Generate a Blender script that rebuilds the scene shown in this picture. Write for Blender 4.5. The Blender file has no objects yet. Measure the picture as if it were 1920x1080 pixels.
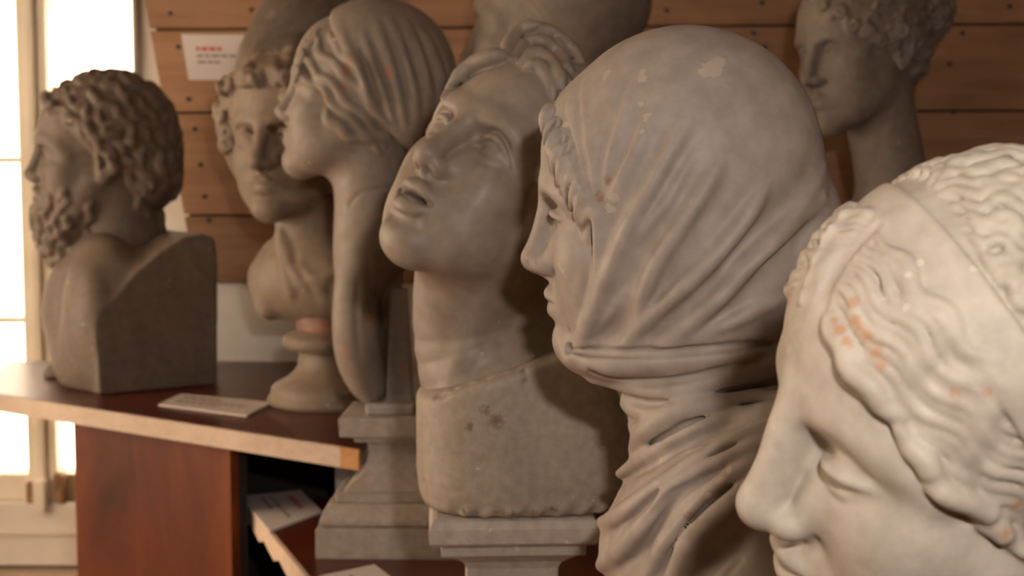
import bpy, bmesh, math, random
import numpy as np
from mathutils import Matrix, Vector, Euler

Q = 1.0            # voxel coarseness of the carved busts (1 = final)
scene = bpy.context.scene
COL = scene.collection
rad = math.radians

# ------------------------------------------------------------------ camera
F_PX, CX, CY = 2800.0, 960.0, 540.0
CAM = np.array([0.0, 0.0, 1.45])
PITCH = rad(5.0)
FW = np.array([0, math.cos(PITCH), -math.sin(PITCH)])
UP = np.array([0, math.sin(PITCH), math.cos(PITCH)])
RT = np.array([1.0, 0, 0])
cam_d = bpy.data.cameras.new('camera')
cam = bpy.data.objects.new('camera', cam_d)
COL.objects.link(cam)
cam.location = CAM
cam.rotation_euler = (math.pi / 2 - PITCH, 0, 0)
cam_d.sensor_width = 36.0
cam_d.lens = 36.0 * F_PX / 1920.0
cam_d.clip_start = 0.02
cam_d.dof.use_dof = True
cam_d.dof.focus_distance = 1.0
cam_d.dof.aperture_fstop = 11.0
scene.camera = cam

# ------------------------------------------------------------------ light
world = bpy.data.worlds.new('world')
scene.world = world
world.use_nodes = True
wb = world.node_tree.nodes['Background']
wb.inputs[0].default_value = (1.0, 0.78, 0.56, 1)
wb.inputs[1].default_value = 5.6

def area_light(name, loc, rot, sx, sy, power, color, portal=False):
    d = bpy.data.lights.new(name, 'AREA')
    d.shape = 'RECTANGLE'; d.size = sx; d.size_y = sy
    d.energy = power; d.color = color
    if portal: d.cycles.is_portal = True
    o = bpy.data.objects.new(name, d); COL.objects.link(o)
    o.location = loc; o.rotation_euler = rot
    return o
# daylight portal in the window opening
area_light('window_portal', (-1.14, 3.66, 1.45), (rad(-90), 0, 0), 0.95, 1.7, 1.0, (1, 1, 1), True)
area_light('window_portal', (-2.36, 1.8, 1.45), (0, rad(-90), 0), 1.6, 2.0, 1.0, (1, 1, 1), True)
# flash unit just above and to the right of the lens
area_light('flash', (0.11, -0.03, 1.62), (rad(80), 0, rad(2)), 0.05, 0.035, 8.2, (1.0, 0.90, 0.83))
# unseen warm fill light, added overhead to lift the room's ambient
area_light('ambient_fill', (-0.6, 0.3, 2.5), (0, 0, 0), 0.9, 0.9, 3.0, (1.0, 0.80, 0.60))

vs = scene.view_settings
vs.view_transform = 'Standard'; vs.look = 'None'; vs.gamma = 1.0
vs.use_curve_mapping = False
vs.exposure = 0.12

# ------------------------------------------------------------------ helpers
def pt(px, py, D):
    """world point at depth D on the sight line of a measured spot"""
    return CAM + D * (FW + RT * (px - CX) / F_PX - UP * (py - CY) / F_PX)
def pz(px, py, z):
    d = FW + RT * (px - CX) / F_PX - UP * (py - CY) / F_PX
    return CAM + d * ((z - CAM[2]) / d[2])
def tag(o, label=None, cat=None, group=None, kind=None):
    if label: o['label'] = label
    if cat: o['category'] = cat
    if group: o['group'] = group
    if kind: o['kind'] = kind
    return o
def empty(name, loc=(0, 0, 0), rot=(0, 0, 0), scale=1.0):
    o = bpy.data.objects.new(name, None); COL.objects.link(o)
    o.location = loc; o.rotation_euler = rot; o.scale = (scale,) * 3
    o.empty_display_size = 0.05
    return o
def link_mesh(name, verts, faces, mat, parent=None, smooth=False, bevel=0.0, seg=2):
    me = bpy.data.meshes.new(name)
    me.from_pydata([tuple(v) for v in verts], [], faces)
    me.update()
    bm = bmesh.new(); bm.from_mesh(me)
    bmesh.ops.recalc_face_normals(bm, faces=bm.faces)
    if bevel > 0:
        bmesh.ops.bevel(bm, geom=list(bm.edges), offset=bevel, segments=seg, profile=0.6, affect='EDGES')
    bm.to_mesh(me); bm.free()
    if smooth: me.shade_smooth()
    me.materials.append(mat)
    o = bpy.data.objects.new(name, me); COL.objects.link(o)
    o.parent = parent
    return o
BOXF = [(0, 1, 2, 3), (4, 7, 6, 5), (0, 4, 5, 1), (1, 5, 6, 2), (2, 6, 7, 3), (3, 7, 4, 0)]
def box(name, lo, hi, mat, parent=None, bevel=0.0, M=None):
    (x0, y0, z0), (x1, y1, z1) = lo, hi
    v = [(x0, y0, z0), (x1, y0, z0), (x1, y1, z0), (x0, y1, z0), (x0, y0, z1), (x1, y0, z1), (x1, y1, z1), (x0, y1, z1)]
    if M is not None: v = [M @ Vector(p) for p in v]
    return link_mesh(name, v, BOXF, mat, parent, bevel=bevel)
def slab(name, poly, z0, z1, mat, parent=None, bevel=0.0):
    n = len(poly)
    v = [(p[0], p[1], z0) for p in poly] + [(p[0], p[1], z1) for p in poly]
    fs = [tuple(range(n))[::-1], tuple(range(n, 2 * n))] + [(i, (i + 1) % n, n + (i + 1) % n, n + i) for i in range(n)]
    return link_mesh(name, v, fs, mat, parent, bevel=bevel)
def lathe(name, prof, mat, parent=None, n=48, loc=(0, 0, 0), square=False, ang=0.0):
    """revolve (radius, z) profile; square=True makes a four-sided moulded block"""
    k = 4 if square else n
    v, fs = [], []
    for r, z in prof:
        for i in range(k):
            a = ang + 2 * math.pi * (i + (0.5 if square else 0)) / k
            rr = r * math.sqrt(2) if square else r
            v.append((loc[0] + rr * math.cos(a), loc[1] + rr * math.sin(a), loc[2] + z))
    for j in range(len(prof) - 1):
        for i in range(k):
            fs.append((j * k + i, j * k + (i + 1) % k, (j + 1) * k + (i + 1) % k, (j + 1) * k + i))
    fs.append(tuple(range(k))[::-1]); fs.append(tuple(range((len(prof) - 1) * k, len(prof) * k)))
    return link_mesh(name, v, fs, mat, parent, smooth=not square)

# ------------------------------------------------------------------ materials
def new_mat(name):
    m = bpy.data.materials.new(name); m.use_nodes = True
    nt = m.node_tree
    return m, nt, nt.nodes, nt.links, nt.nodes['Principled BSDF']
def _noise(N, L, co, scale, detail=4, rough=0.55):
    n = N.new('ShaderNodeTexNoise'); n.inputs['Scale'].default_value = scale
    n.inputs['Detail'].default_value = detail; n.inputs['Roughness'].default_value = rough
    if co is not None: L.new(co, n.inputs['Vector'])
    return n
def _ramp(N, L, src, stops):
    r = N.new('ShaderNodeValToRGB')
    e = r.color_ramp.elements
    while len(e) < len(stops): e.new(0.5)
    for q, (p, c) in zip(e, stops):
        q.position = p; q.color = (*c, 1) if len(c) == 3 else c
    L.new(src, r.inputs[0])
    return r
def _mix(N, L, fac, a, b, mode='MIX'):
    m = N.new('ShaderNodeMix'); m.data_type = 'RGBA'; m.blend_type = mode
    for s, i in ((fac, 0), (a, 6), (b, 7)):
        if isinstance(s, (int, float)): m.inputs[i].default_value = s
        elif isinstance(s, tuple): m.inputs[i].default_value = (*s[:3], 1)
        else: L.new(s, m.inputs[i])
    return m.outputs[2]
def _math(N, L, op, a, b=None, c=None):
    m = N.new('ShaderNodeMath'); m.operation = op
    for i, s in enumerate((a, b, c)):
        if s is None: continue
        if isinstance(s, (int, float)): m.inputs[i].default_value = s
        else: L.new(s, m.inputs[i])
    return m.outputs[0]
def plaster(name, col, dark, chip=(0.62, 0.52, 0.40), stain=(0.36, 0.13, 0.05), rough=0.55, scale=1.0, bump=0.12, coat=0.0):
    m, nt, N, L, B = new_mat(name)
    co = N.new('ShaderNodeTexCoord').outputs['Object']
    big = _noise(N, L, co, 9 * scale, 6, 0.6)
    fine = _noise(N, L, co, 70 * scale, 5, 0.6)
    f = _ramp(N, L, big.outputs['Fac'], [(0.35, (0, 0, 0)), (0.7, (1, 1, 1))]).outputs[0]
    c = _mix(N, L, f, dark, col)
    f2 = _ramp(N, L, fine.outputs['Fac'], [(0.35, (0.86, 0.85, 0.84)), (0.65, (1.06, 1.06, 1.06))]).outputs[0]
    c = _mix(N, L, 1.0, c, f2, 'MULTIPLY')
    # small scattered chips and specks, shape given by the noise
    sp = _noise(N, L, co, 55 * scale, 3, 0.5)
    spf = _ramp(N, L, sp.outputs['Fac'], [(0.715, (0, 0, 0)), (0.735, (1, 1, 1))]).outputs[0]
    c = _mix(N, L, _math(N, L, 'MULTIPLY', spf, 0.6), c, chip)
    # marked chips and stains, carried by vertex attributes, edges broken by noise
    edge = _noise(N, L, co, 240, 3, 0.6).outputs['Fac']
    for att, cc, strength in (('chip', chip, 0.7), ('stain', stain, 0.75)):
        a = N.new('ShaderNodeAttribute'); a.attribute_name = att
        v = _math(N, L, 'ADD', a.outputs['Fac'], _math(N, L, 'MULTIPLY', _math(N, L, 'SUBTRACT', edge, 0.5), 1.1))
        r = _ramp(N, L, v, [(0.47, (0, 0, 0)), (0.56 if att == 'chip' else 0.9, (1, 1, 1))]).outputs[0]
        c = _mix(N, L, _math(N, L, 'MULTIPLY', r, strength), c, cc)
    L.new(c, B.inputs['Base Color'])
    B.inputs['Roughness'].default_value = rough
    B.inputs['Specular IOR Level'].default_value = 0.35
    B.inputs['Coat Weight'].default_value = coat; B.inputs['Coat Roughness'].default_value = 0.3
    bp = N.new('ShaderNodeBump'); bp.inputs['Strength'].default_value = bump; bp.inputs['Distance'].default_value = 0.002
    L.new(_math(N, L, 'ADD', fine.outputs['Fac'], _math(N, L, 'MULTIPLY', spf, -0.5)), bp.inputs['Height'])
    L.new(bp.outputs[0], B.inputs['Normal'])
    return m
def wood(name, c1, c2, c3, axis=0, scale=1.0, rough=0.5, grain=40, spec=0.3, coat=0.0):
    m, nt, N, L, B = new_mat(name)
    tc = N.new('ShaderNodeTexCoord')
    oi = N.new('ShaderNodeObjectInfo')
    mp = N.new('ShaderNodeMapping')
    s = [grain * scale] * 3; s[axis] = 2.2 * scale
    mp.inputs['Scale'].default_value = s
    L.new(tc.outputs['Object'], mp.inputs[0])
    off = N.new('ShaderNodeCombineXYZ')
    for i in range(3): L.new(_math(N, L, 'MULTIPLY', oi.outputs['Random'], 31.0 + 7 * i), off.inputs[i])
    L.new(off.outputs[0], mp.inputs['Location'])
    n = _noise(N, L, mp.outputs[0], 1.0, 7, 0.62); n.inputs['Distortion'].default_value = 0.6
    n2 = _noise(N, L, tc.outputs['Object'], 3.5 * scale, 3)
    r = _ramp(N, L, n.outputs['Fac'], [(0.25, c1), (0.52, c2), (0.8, c3)])
    v = _ramp(N, L, n2.outputs['Fac'], [(0.3, (0.78, 0.78, 0.78)), (0.7, (1.12, 1.12, 1.12))]).outputs[0]
    c = _mix(N, L, 1.0, r.outputs[0], v, 'MULTIPLY')
    rnd = _math(N, L, 'MULTIPLY_ADD', oi.outputs['Random'], 0.28, 0.86)
    cc = N.new('ShaderNodeCombineXYZ')
    for i in range(3): L.new(rnd, cc.inputs[i])
    c = _mix(N, L, 1.0, c, cc.outputs[0], 'MULTIPLY')
    L.new(c, B.inputs['Base Color'])
    B.inputs['Roughness'].default_value = rough
    B.inputs['Specular IOR Level'].default_value = spec
    B.inputs['Coat Weight'].default_value = coat
    bp = N.new('ShaderNodeBump'); bp.inputs['Strength'].default_value = 0.12; bp.inputs['Distance'].default_value = 0.001
    L.new(n.outputs['Fac'], bp.inputs['Height']); L.new(bp.outputs[0], B.inputs['Normal'])
    return m
def paint(name, col, rough=0.6, var=0.06, scale=6):
    m, nt, N, L, B = new_mat(name)
    co = N.new('ShaderNodeTexCoord').outputs['Object']
    n = _noise(N, L, co, scale, 5)
    lo = tuple(c * (1 - 2 * var) for c in col); hi = tuple(min(1, c * (1 + var)) for c in col)
    L.new(_ramp(N, L, n.outputs['Fac'], [(0.3, lo), (0.7, hi)]).outputs[0], B.inputs['Base Color'])
    B.inputs['Roughness'].default_value = rough
    bp = N.new('ShaderNodeBump'); bp.inputs['Strength'].default_value = 0.08; bp.inputs['Distance'].default_value = 0.001
    L.new(_noise(N, L, co, scale * 25, 3).outputs['Fac'], bp.inputs['Height']); L.new(bp.outputs[0], B.inputs['Normal'])
    return m

# ------------------------------------------------------------------ carving engine
def catmull(P, n=4):
    P = np.asarray(P, float)
    if len(P) < 3: return P
    E = np.vstack([2 * P[0] - P[1], P, 2 * P[-1] - P[-2]])
    out = []
    for i in range(1, len(E) - 2):
        a, b, c, d = E[i - 1], E[i], E[i + 1], E[i + 2]
        for j in range(n):
            t = j / n
            out.append(0.5 * ((2 * b) + (-a + c) * t + (2 * a - 5 * b + 4 * c - d) * t * t + (-a + 3 * b - 3 * c + d) * t ** 3))
    out.append(P[-1])
    return np.array(out)
def rot3(rx=0, ry=0, rz=0):
    return np.array(Euler((rad(rx), rad(ry), rad(rz))).to_matrix())

class Carve:
    """A block of plaster carved by smooth unions, cuts and ridges on a distance grid
    in the bust's own axes: x to its right, y to where it faces, z up."""
    def __init__(s, lo, hi, h, loc=(0, 0, 0), rot=(0, 0, 0), scale=1.0):
        h *= Q
        s.h = h; s.lo = np.array(lo, float)
        s.n = np.ceil((np.array(hi) - s.lo) / h).astype(int) + 1
        s.F = np.full(s.n, 0.06, np.float32)
        s.own = np.zeros(s.n, np.uint8)
        s.ax = [(s.lo[i] + h * np.arange(s.n[i])).astype(np.float32) for i in range(3)]
        s.loc = np.array(loc, float); s.rot = tuple(rad(a) for a in rot); s.scale = scale
        s.R = np.array(Euler(s.rot).to_matrix())
        s.chips = []; s.stains = []
    # --- windows of the grid
    def win(s, lo, hi):
        a = np.clip(np.floor((np.asarray(lo) - s.lo) / s.h).astype(int), 0, s.n)
        b = np.clip(np.ceil((np.asarray(hi) - s.lo) / s.h).astype(int) + 1, 0, s.n)
        if (b <= a).any(): return None
        sl = tuple(slice(a[i], b[i]) for i in range(3))
        return sl, s.ax[0][sl[0]][:, None, None], s.ax[1][sl[1]][None, :, None], s.ax[2][sl[2]][None, None, :]
    def put(s, sl, d, k, t, cut):
        G = s.F[sl]
        if cut: 
            d = -d
            if k > 0:
                hh = np.maximum(k - np.abs(G - d), 0) / k
                s.F[sl] = np.maximum(G, d) + hh * hh * (k * 0.25)
            else: s.F[sl] = np.maximum(G, d)
            return
        if t: s.own[sl][d < G] = t
        if k > 0:
            hh = np.maximum(k - np.abs(G - d), 0) / k
            s.F[sl] = np.minimum(G, d) - hh * hh * (k * 0.25)
        else: s.F[sl] = np.minimum(G, d)
    # --- shapes
    def ell(s, c, r, k=0.01, t=0, cut=False, M=None, pad=None):
        c = np.asarray(c, float); r = np.asarray(r, float) * np.ones(3)
        e = np.full(3, r.max()) if M is not None else r
        p = (k + 0.006) if pad is None else pad
        w = s.win(c - e - p, c + e + p)
        if w is None: return
        sl, x, y, z = w
        x = x - c[0]; y = y - c[1]; z = z - c[2]
        if M is not None:
            x, y, z = (M[0, 0] * x + M[1, 0] * y + M[2, 0] * z, M[0, 1] * x + M[1, 1] * y + M[2, 1] * z, M[0, 2] * x + M[1, 2] * y + M[2, 2] * z)
        k0 = np.sqrt((x / r[0]) ** 2 + (y / r[1]) ** 2 + (z / r[2]) ** 2)
        k1 = np.sqrt((x / r[0] ** 2) ** 2 + (y / r[1] ** 2) ** 2 + (z / r[2] ** 2) ** 2)
        s.put(sl, (k0 * (k0 - 1) / np.maximum(k1, 1e-6)).astype(np.float32), k, t, cut)
    def ell2(s, c, r, *a, **kw):
        for g in (-1, 1):
            q = dict(kw)
            if q.get('M') is not None and g > 0:
                S = np.diag([-1, 1, 1]); q['M'] = S @ q['M'] @ S
            s.ell((g * -c[0], c[1], c[2]), r, *a, **q)
    def slabcut(s, p, n, k=0.004):
        """keep only the side of the plane behind its normal"""
        n = np.asarray(n, float); n /= np.linalg.norm(n)
        x, y, z = s.ax[0][:, None, None], s.ax[1][None, :, None], s.ax[2][None, None, :]
        d = (x - p[0]) * n[0] + (y - p[1]) * n[1] + (z - p[2]) * n[2]
        s.put((slice(None),) * 3, (-d).astype(np.float32), k, 0, True)
    def rbox(s, c, b, r=0.005, k=0.004, t=0, cut=False, M=None, pad=None):
        c = np.asarray(c, float); b = np.asarray(b, float)
        e = np.full(3, np.linalg.norm(b)) if M is not None else b
        p = (k + 0.006) if pad is None else pad
        w = s.win(c - e - p, c + e + p)
        if w is None: return
        sl, x, y, z = w
        x = x - c[0]; y = y - c[1]; z = z - c[2]
        if M is not None:
            x, y, z = (M[0, 0] * x + M[1, 0] * y + M[2, 0] * z, M[0, 1] * x + M[1, 1] * y + M[2, 1] * z, M[0, 2] * x + M[1, 2] * y + M[2, 2] * z)
        qx = np.abs(x) - b[0] + r; qy = np.abs(y) - b[1] + r; qz = np.abs(z) - b[2] + r
        d = np.sqrt(np.maximum(qx, 0) ** 2 + np.maximum(qy, 0) ** 2 + np.maximum(qz, 0) ** 2) + np.minimum(np.maximum(np.maximum(qx, qy), qz), 0) - r
        s.put(sl, d.astype(np.float32), k, t, cut)
    def _poly(s, P, rr, reach):
        P = np.asarray(P, float)
        w = s.win(P.min(0) - reach, P.max(0) + reach)
        if w is None: return None
        sl, x, y, z = w
        D = np.full((x.shape[0], y.shape[1], z.shape[2]), 9.0, np.float32)
        A = np.zeros_like(D)
        o = [q.start for q in sl]
        for i in range(len(P) - 1):
            a, b = P[i], P[i + 1]
            v = s.win(np.minimum(a, b) - reach, np.maximum(a, b) + reach)
            if v is None: continue
            s2, x, y, z = v
            l2 = tuple(slice(q.start - o[j], q.stop - o[j]) for j, q in enumerate(s2))
            ab = b - a; L2 = max(float(ab @ ab), 1e-12)
            t = np.clip(((x - a[0]) * ab[0] + (y - a[1]) * ab[1] + (z - a[2]) * ab[2]) / L2, 0, 1)
            d = np.sqrt((x - a[0] - t * ab[0]) ** 2 + (y - a[1] - t * ab[1]) ** 2 + (z - a[2] - t * ab[2]) ** 2)
            yield_r = rr[i] + t * (rr[i + 1] - rr[i])
            m = d < D[l2] if rr is None or not s._sd else (d - yield_r) < D[l2]
            D[l2] = np.where(m, d - yield_r if s._sd else d, D[l2])
            A[l2] = np.where(m, yield_r, A[l2])
        return sl, D, A
    def tube(s, P, r, k=0.004, t=0, cut=False, n=4, pad=None):
        P = np.asarray(P, float)
        r = np.ones(len(P)) * np.asarray(r, float)
        if n > 1 and len(P) > 2:
            q = catmull(np.c_[P, r], n); P, r = q[:, :3], np.maximum(q[:, 3], 1e-4)
        s._sd = True
        w = s._poly(P, r, r.max() + (k + 0.005 if pad is None else pad))
        if w is None: return
        s.put(w[0], w[1], k, t, cut)
    def tube2(s, P, r, *a, **kw):
        P = np.asarray(P, float)
        s.tube(P, r, *a, **kw); s.tube(P * np.array([-1, 1, 1]), r, *a, **kw)
    def ridge(s, P, h, w, n=3, taper=True, mirror=False, p=2.0):
        """raise (h>0) or groove (h<0) the surface along a line, soft profile of half-width w"""
        P = np.asarray(P, float)
        amp = np.ones(len(P)) * np.asarray(h, float)
        if taper and np.ndim(h) == 0 and len(P) > 2:
            u = np.linspace(0, 1, len(P)); amp = amp * np.clip(np.minimum(u, 1 - u) * 4 + 0.15, 0, 1)
        for g in ((1, -1) if mirror else (1,)):
            q = np.c_[P * np.array([g, 1, 1]), amp]
            if n > 1: q = catmull(q, n)
            s._sd = False
            r = s._poly(q[:, :3], q[:, 3], (2.2 if p >= 2 else 3.2) * w)
            if r is None: continue
            s.F[r[0]] -= (r[2] * np.exp(-(r[1] / w) ** p)).astype(np.float32) * (r[1] < 8)
    def swell(s, c, r, h):
        c = np.asarray(c, float); r = np.asarray(r, float) * np.ones(3)
        w = s.win(c - 2.2 * r, c + 2.2 * r)
        if w is None: return
        sl, x, y, z = w
        s.F[sl] -= (h * np.exp(-((x - c[0]) / r[0]) ** 2 - ((y - c[1]) / r[1]) ** 2 - ((z - c[2]) / r[2]) ** 2)).astype(np.float32)
    def fn(s, lo, hi, f, k=0.004, t=0, cut=False):
        w = s.win(lo, hi)
        if w is None: return
        sl, x, y, z = w
        s.put(sl, np.broadcast_to(f(x, y, z), s.F[sl].shape).astype(np.float32), k, t, cut)
    def band(s, n, c, w, h, t=0, soft=0.0018, where=None):
        """a raised flat fillet running round the block in the plane n.p = c"""
        n = np.asarray(n, float); n /= np.linalg.norm(n)
        x, y, z = s.ax[0][:, None, None], s.ax[1][None, :, None], s.ax[2][None, None, :]
        d = np.abs(x * n[0] + y * n[1] + z * n[2] - c) - w
        m = 1 / (1 + np.exp(np.clip(d / soft * 2.2, -30, 30)))
        if where is not None: m = m * where(x, y, z)
        s.F -= (h * m).astype(np.float32)
        if t: s.own[(m > 0.5) & (np.abs(s.F) < 0.02)] = t
    def strand(s, P, r, t=0, sink=0.3, k=0.0025, wave=0.0, nw=3.0, ph=0.0, mirror=True, follow=True, n=5):
        """one lock of hair lying on the surface; wave = sideways waviness in metres"""
        P = catmull(np.asarray(P, float), n)
        m = len(P); u = np.linspace(0, 1, m)
        if wave:
            T = np.gradient(P, axis=0); T /= np.maximum(np.linalg.norm(T, axis=1), 1e-9)[:, None]
            e = s.h
            g = np.stack([(s.sample(P + 2 * e * np.eye(3)[i]) - s.sample(P - 2 * e * np.eye(3)[i])) for i in range(3)], 1)
            g /= np.maximum(np.linalg.norm(g, axis=1), 1e-9)[:, None]
            P = P + np.cross(T, g) * (wave * np.sin(u * nw * 2 * math.pi + ph) * np.clip(u * 4, 0, 1))[:, None]
            if follow: P = s.near(P)
        r0, r1 = r if isinstance(r, tuple) else (r, r)
        rr = (r0 + (r1 - r0) * u) * np.clip(0.45 + 3 * np.minimum(u, 1 - u), 0.45, 1.0)
        e = s.h
        g = np.stack([(s.sample(P + 2 * e * np.eye(3)[i]) - s.sample(P - 2 * e * np.eye(3)[i])) for i in range(3)], 1)
        g /= np.maximum(np.linalg.norm(g, axis=1), 1e-9)[:, None]
        P = P - g * (rr * sink)[:, None]
        s.tube(P, rr, k, t=t, n=1)
        if mirror: s.tube(P * np.array([-1, 1, 1]), rr, k, t=t, n=1)
    def locks(s, guides, per, r, t=0, sink=0.3, k=0.002, wave=0.0, nw=3.0, mirror=True, jit=0.0, seed=0, m=12, groove=0.0):
        """combed hair: guide lines (own axes, ordered side by side) filled with interpolated wavy locks"""
        rn = random.Random(seed)
        G = []
        for g in guides:
            g = catmull(np.asarray(g, float), 6); L = np.r_[0, np.cumsum(np.linalg.norm(np.diff(g, axis=0), axis=1))]
            G.append(np.stack([np.interp(np.linspace(0, L[-1], m), L, g[:, i]) for i in range(3)], 1))
        base = s.F.copy(); lines = []
        for i in range(len(G) - 1):
            for j in range(per):
                u = (j + rn.uniform(-jit, jit)) / per
                lines.append((G[i] * (1 - u) + G[i + 1] * u, i + u))
        lines.append((G[-1], len(G) - 1.0))
        keep = s.F; s.F = base
        P = [s.near(q) for q, _ in lines]
        s.F = keep
        ph = 0.0
        for i, (q, (_, w)) in enumerate(zip(P, lines)):
            n0 = int(rn.uniform(0, 0.12) * m)
            p_ = w * 1.1 + rn.uniform(-.4, .4)
            f_ = rn.uniform(0.85, 1.15)
            s.strand(q[n0:], (r[0] * f_, r[1] * f_) if isinstance(r, tuple) else r * f_, t=t, sink=sink, k=k, wave=wave, nw=nw, ph=p_, mirror=mirror, follow=False, n=3)
            if groove and i + 1 < len(P):
                g = s.wavy(catmull((q + P[i + 1]) / 2, 3), wave, nw, w * 1.1 + 0.5)
                s.ridge(g, -groove, (max(r) if isinstance(r, tuple) else r) * 0.42, n=1, mirror=mirror)
    def wavy(s, P, wave, nw, ph):
        u = np.linspace(0, 1, len(P))
        T = np.gradient(P, axis=0); T /= np.maximum(np.linalg.norm(T, axis=1), 1e-9)[:, None]
        g = np.stack([(s.sample(P + 2 * s.h * np.eye(3)[i]) - s.sample(P - 2 * s.h * np.eye(3)[i])) for i in range(3)], 1)
        g /= np.maximum(np.linalg.norm(g, axis=1), 1e-9)[:, None]
        return P + np.cross(T, g) * (wave * np.sin(u * nw * 2 * math.pi + ph) * np.clip(u * 4, 0, 1))[:, None]
    def curl(s, p, r, R, t=0, seed=0, turns=1.1, k=0.002):
        """a snail curl sitting on the surface at p"""
        rn = random.Random(seed)
        p = s.near(np.array([p]))[0]
        e = s.h * 1.5
        g = np.array([float(s.sample((p + e * np.eye(3)[i])[None])[0] - s.sample((p - e * np.eye(3)[i])[None])[0]) for i in range(3)])
        g /= max(np.linalg.norm(g), 1e-9)
        a = np.cross(g, [rn.uniform(-1, 1), rn.uniform(-1, 1), rn.uniform(-1, 1)]); a /= max(np.linalg.norm(a), 1e-9); b = np.cross(g, a)
        sg = rn.choice((-1, 1)); th = np.linspace(0, turns * 2 * math.pi, 11); q = np.linspace(1, 0.25, 11)
        P = p + (a[None] * np.cos(th)[:, None] + sg * b[None] * np.sin(th)[:, None]) * (R * q)[:, None] + g[None] * (r * (0.9 - 0.9 * q))[:, None]
        s.tube(P, r * (0.55 + 0.45 * q), k, t=t, n=1)
    # --- sampling
    def sample(s, P):
        g = (np.asarray(P) - s.lo) / s.h
        i = np.clip(np.floor(g).astype(int), 0, s.n - 2); f = np.clip(g - i, 0, 1)
        out = 0
        for a in (0, 1):
            for b in (0, 1):
                for c in (0, 1):
                    wt = (f[:, 0] if a else 1 - f[:, 0]) * (f[:, 1] if b else 1 - f[:, 1]) * (f[:, 2] if c else 1 - f[:, 2])
                    out = out + wt * s.F[i[:, 0] + a, i[:, 1] + b, i[:, 2] + c]
        return out
    def local(s, W): return ((np.asarray(W) - s.loc) @ s.R) / s.scale
    def hit(s, px, py, lift=0.0):
        """where the sight line of a measured spot meets the carved surface (own axes)"""
        o = s.local(CAM); d = s.local(CAM + (FW + RT * (px - CX) / F_PX - UP * (py - CY) / F_PX)) - o
        d /= np.linalg.norm(d)
        mid = s.lo + s.h * s.n / 2; rr = np.linalg.norm(s.h * s.n) / 2
        t0 = (mid - o) @ d
        t = np.arange(t0 - rr, t0 + rr, s.h * 0.5)
        P = o + t[:, None] * d
        ok = ((P >= s.lo) & (P <= s.lo + s.h * (s.n - 1))).all(1)
        if not ok.any(): return P[len(P) // 2]
        v = np.full(len(P), 1.0); v[ok] = s.sample(P[ok])
        neg = np.nonzero(v < 0)[0]
        if len(neg) and neg[0] > 0:
            j = neg[0]; u = v[j - 1] / max(v[j - 1] - v[j], 1e-9)
            p = P[j - 1] + u * (P[j] - P[j - 1])
        else: p = P[np.argmin(v)]
        return p - d * lift
    def hits(s, pts, lift=0.0): return np.array([s.hit(x, y, lift) for x, y in pts])
    def side(s, y, z):
        """surface point met when coming in from the bust's left at (y, z)"""
        x = np.arange(s.lo[0], 0.0, s.h * 0.5); P = np.c_[x, np.full(len(x), y), np.full(len(x), z)]
        v = s.sample(P); j = np.nonzero(v < 0)[0]
        return P[j[0]] if len(j) else P[np.argmin(v)]
    def near(s, P):
        """pull own-axes points onto the surface"""
        P = np.array(P, float)
        for _ in range(6):
            v = s.sample(P); e = s.h
            g = np.stack([(s.sample(P + e * np.eye(3)[i]) - s.sample(P - e * np.eye(3)[i])) / (2 * e) for i in range(3)], 1)
            P = P - np.clip(v, -0.02, 0.02)[:, None] * g / np.maximum((g * g).sum(1), 0.2)[:, None]
        return P
    # --- surface
    def mesh(s):
        F = s.F
        F[0] = F[-1] = 0.01; F[:, 0] = F[:, -1] = 0.01; F[:, :, 0] = F[:, :, -1] = 0.01
        I = F < 0
        c = np.zeros(tuple(s.n - 1), np.uint8)
        for a in (0, 1):
            for b in (0, 1):
                for d in (0, 1):
                    c += I[a:s.n[0] - 1 + a, b:s.n[1] - 1 + b, d:s.n[2] - 1 + d]
        act = np.argwhere((c > 0) & (c < 8))
        idx = np.full(tuple(s.n - 1), -1, np.int32)
        idx[tuple(act.T)] = np.arange(len(act))
        acc = np.zeros((len(act), 3)); cnt = np.zeros(len(act))
        C = [np.array(q) for q in [(0, 0, 0), (1, 0, 0), (0, 1, 0), (1, 1, 0), (0, 0, 1), (1, 0, 1), (0, 1, 1), (1, 1, 1)]]
        val = [F[tuple((act + q).T)].astype(float) for q in C]
        for i in range(8):
            for j in range(i + 1, 8):
                if np.abs(C[i] - C[j]).sum() != 1: continue
                m = (val[i] < 0) != (val[j] < 0)
                u = np.where(m, val[i] / np.where(m, val[i] - val[j], 1), 0)
                acc += np.where(m[:, None], C[i] + u[:, None] * (C[j] - C[i]), 0); cnt += m
        V = s.lo + s.h * (act + acc / cnt[:, None])
        quads = []
        for ax in range(3):
            b, d = (ax + 1) % 3, (ax + 2) % 3
            A0 = [slice(None)] * 3; A1 = [slice(None)] * 3
            A0[ax] = slice(0, -1); A1[ax] = slice(1, None)
            for q in (A0, A1): q[b] = slice(1, -1); q[d] = slice(1, -1)
            i0, i1 = I[tuple(A0)], I[tuple(A1)]
            for flip, m in ((0, i0 & ~i1), (1, ~i0 & i1)):
                e = np.argwhere(m)
                if not len(e): continue
                e[:, b] += 1; e[:, d] += 1
                q = []
                for ob, od in ((-1, -1), (0, -1), (0, 0), (-1, 0)):
                    k = e.copy(); k[:, b] += ob; k[:, d] += od
                    q.append(idx[tuple(k.T)])
                q = np.stack(q, 1)
                quads.append(q[:, ::-1] if flip else q)
        Qd = np.vstack(quads)
        e = s.h
        def grad(P): return np.stack([(s.sample(P + e * np.eye(3)[i]) - s.sample(P - e * np.eye(3)[i])) / (2 * e) for i in range(3)], 1)
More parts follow.
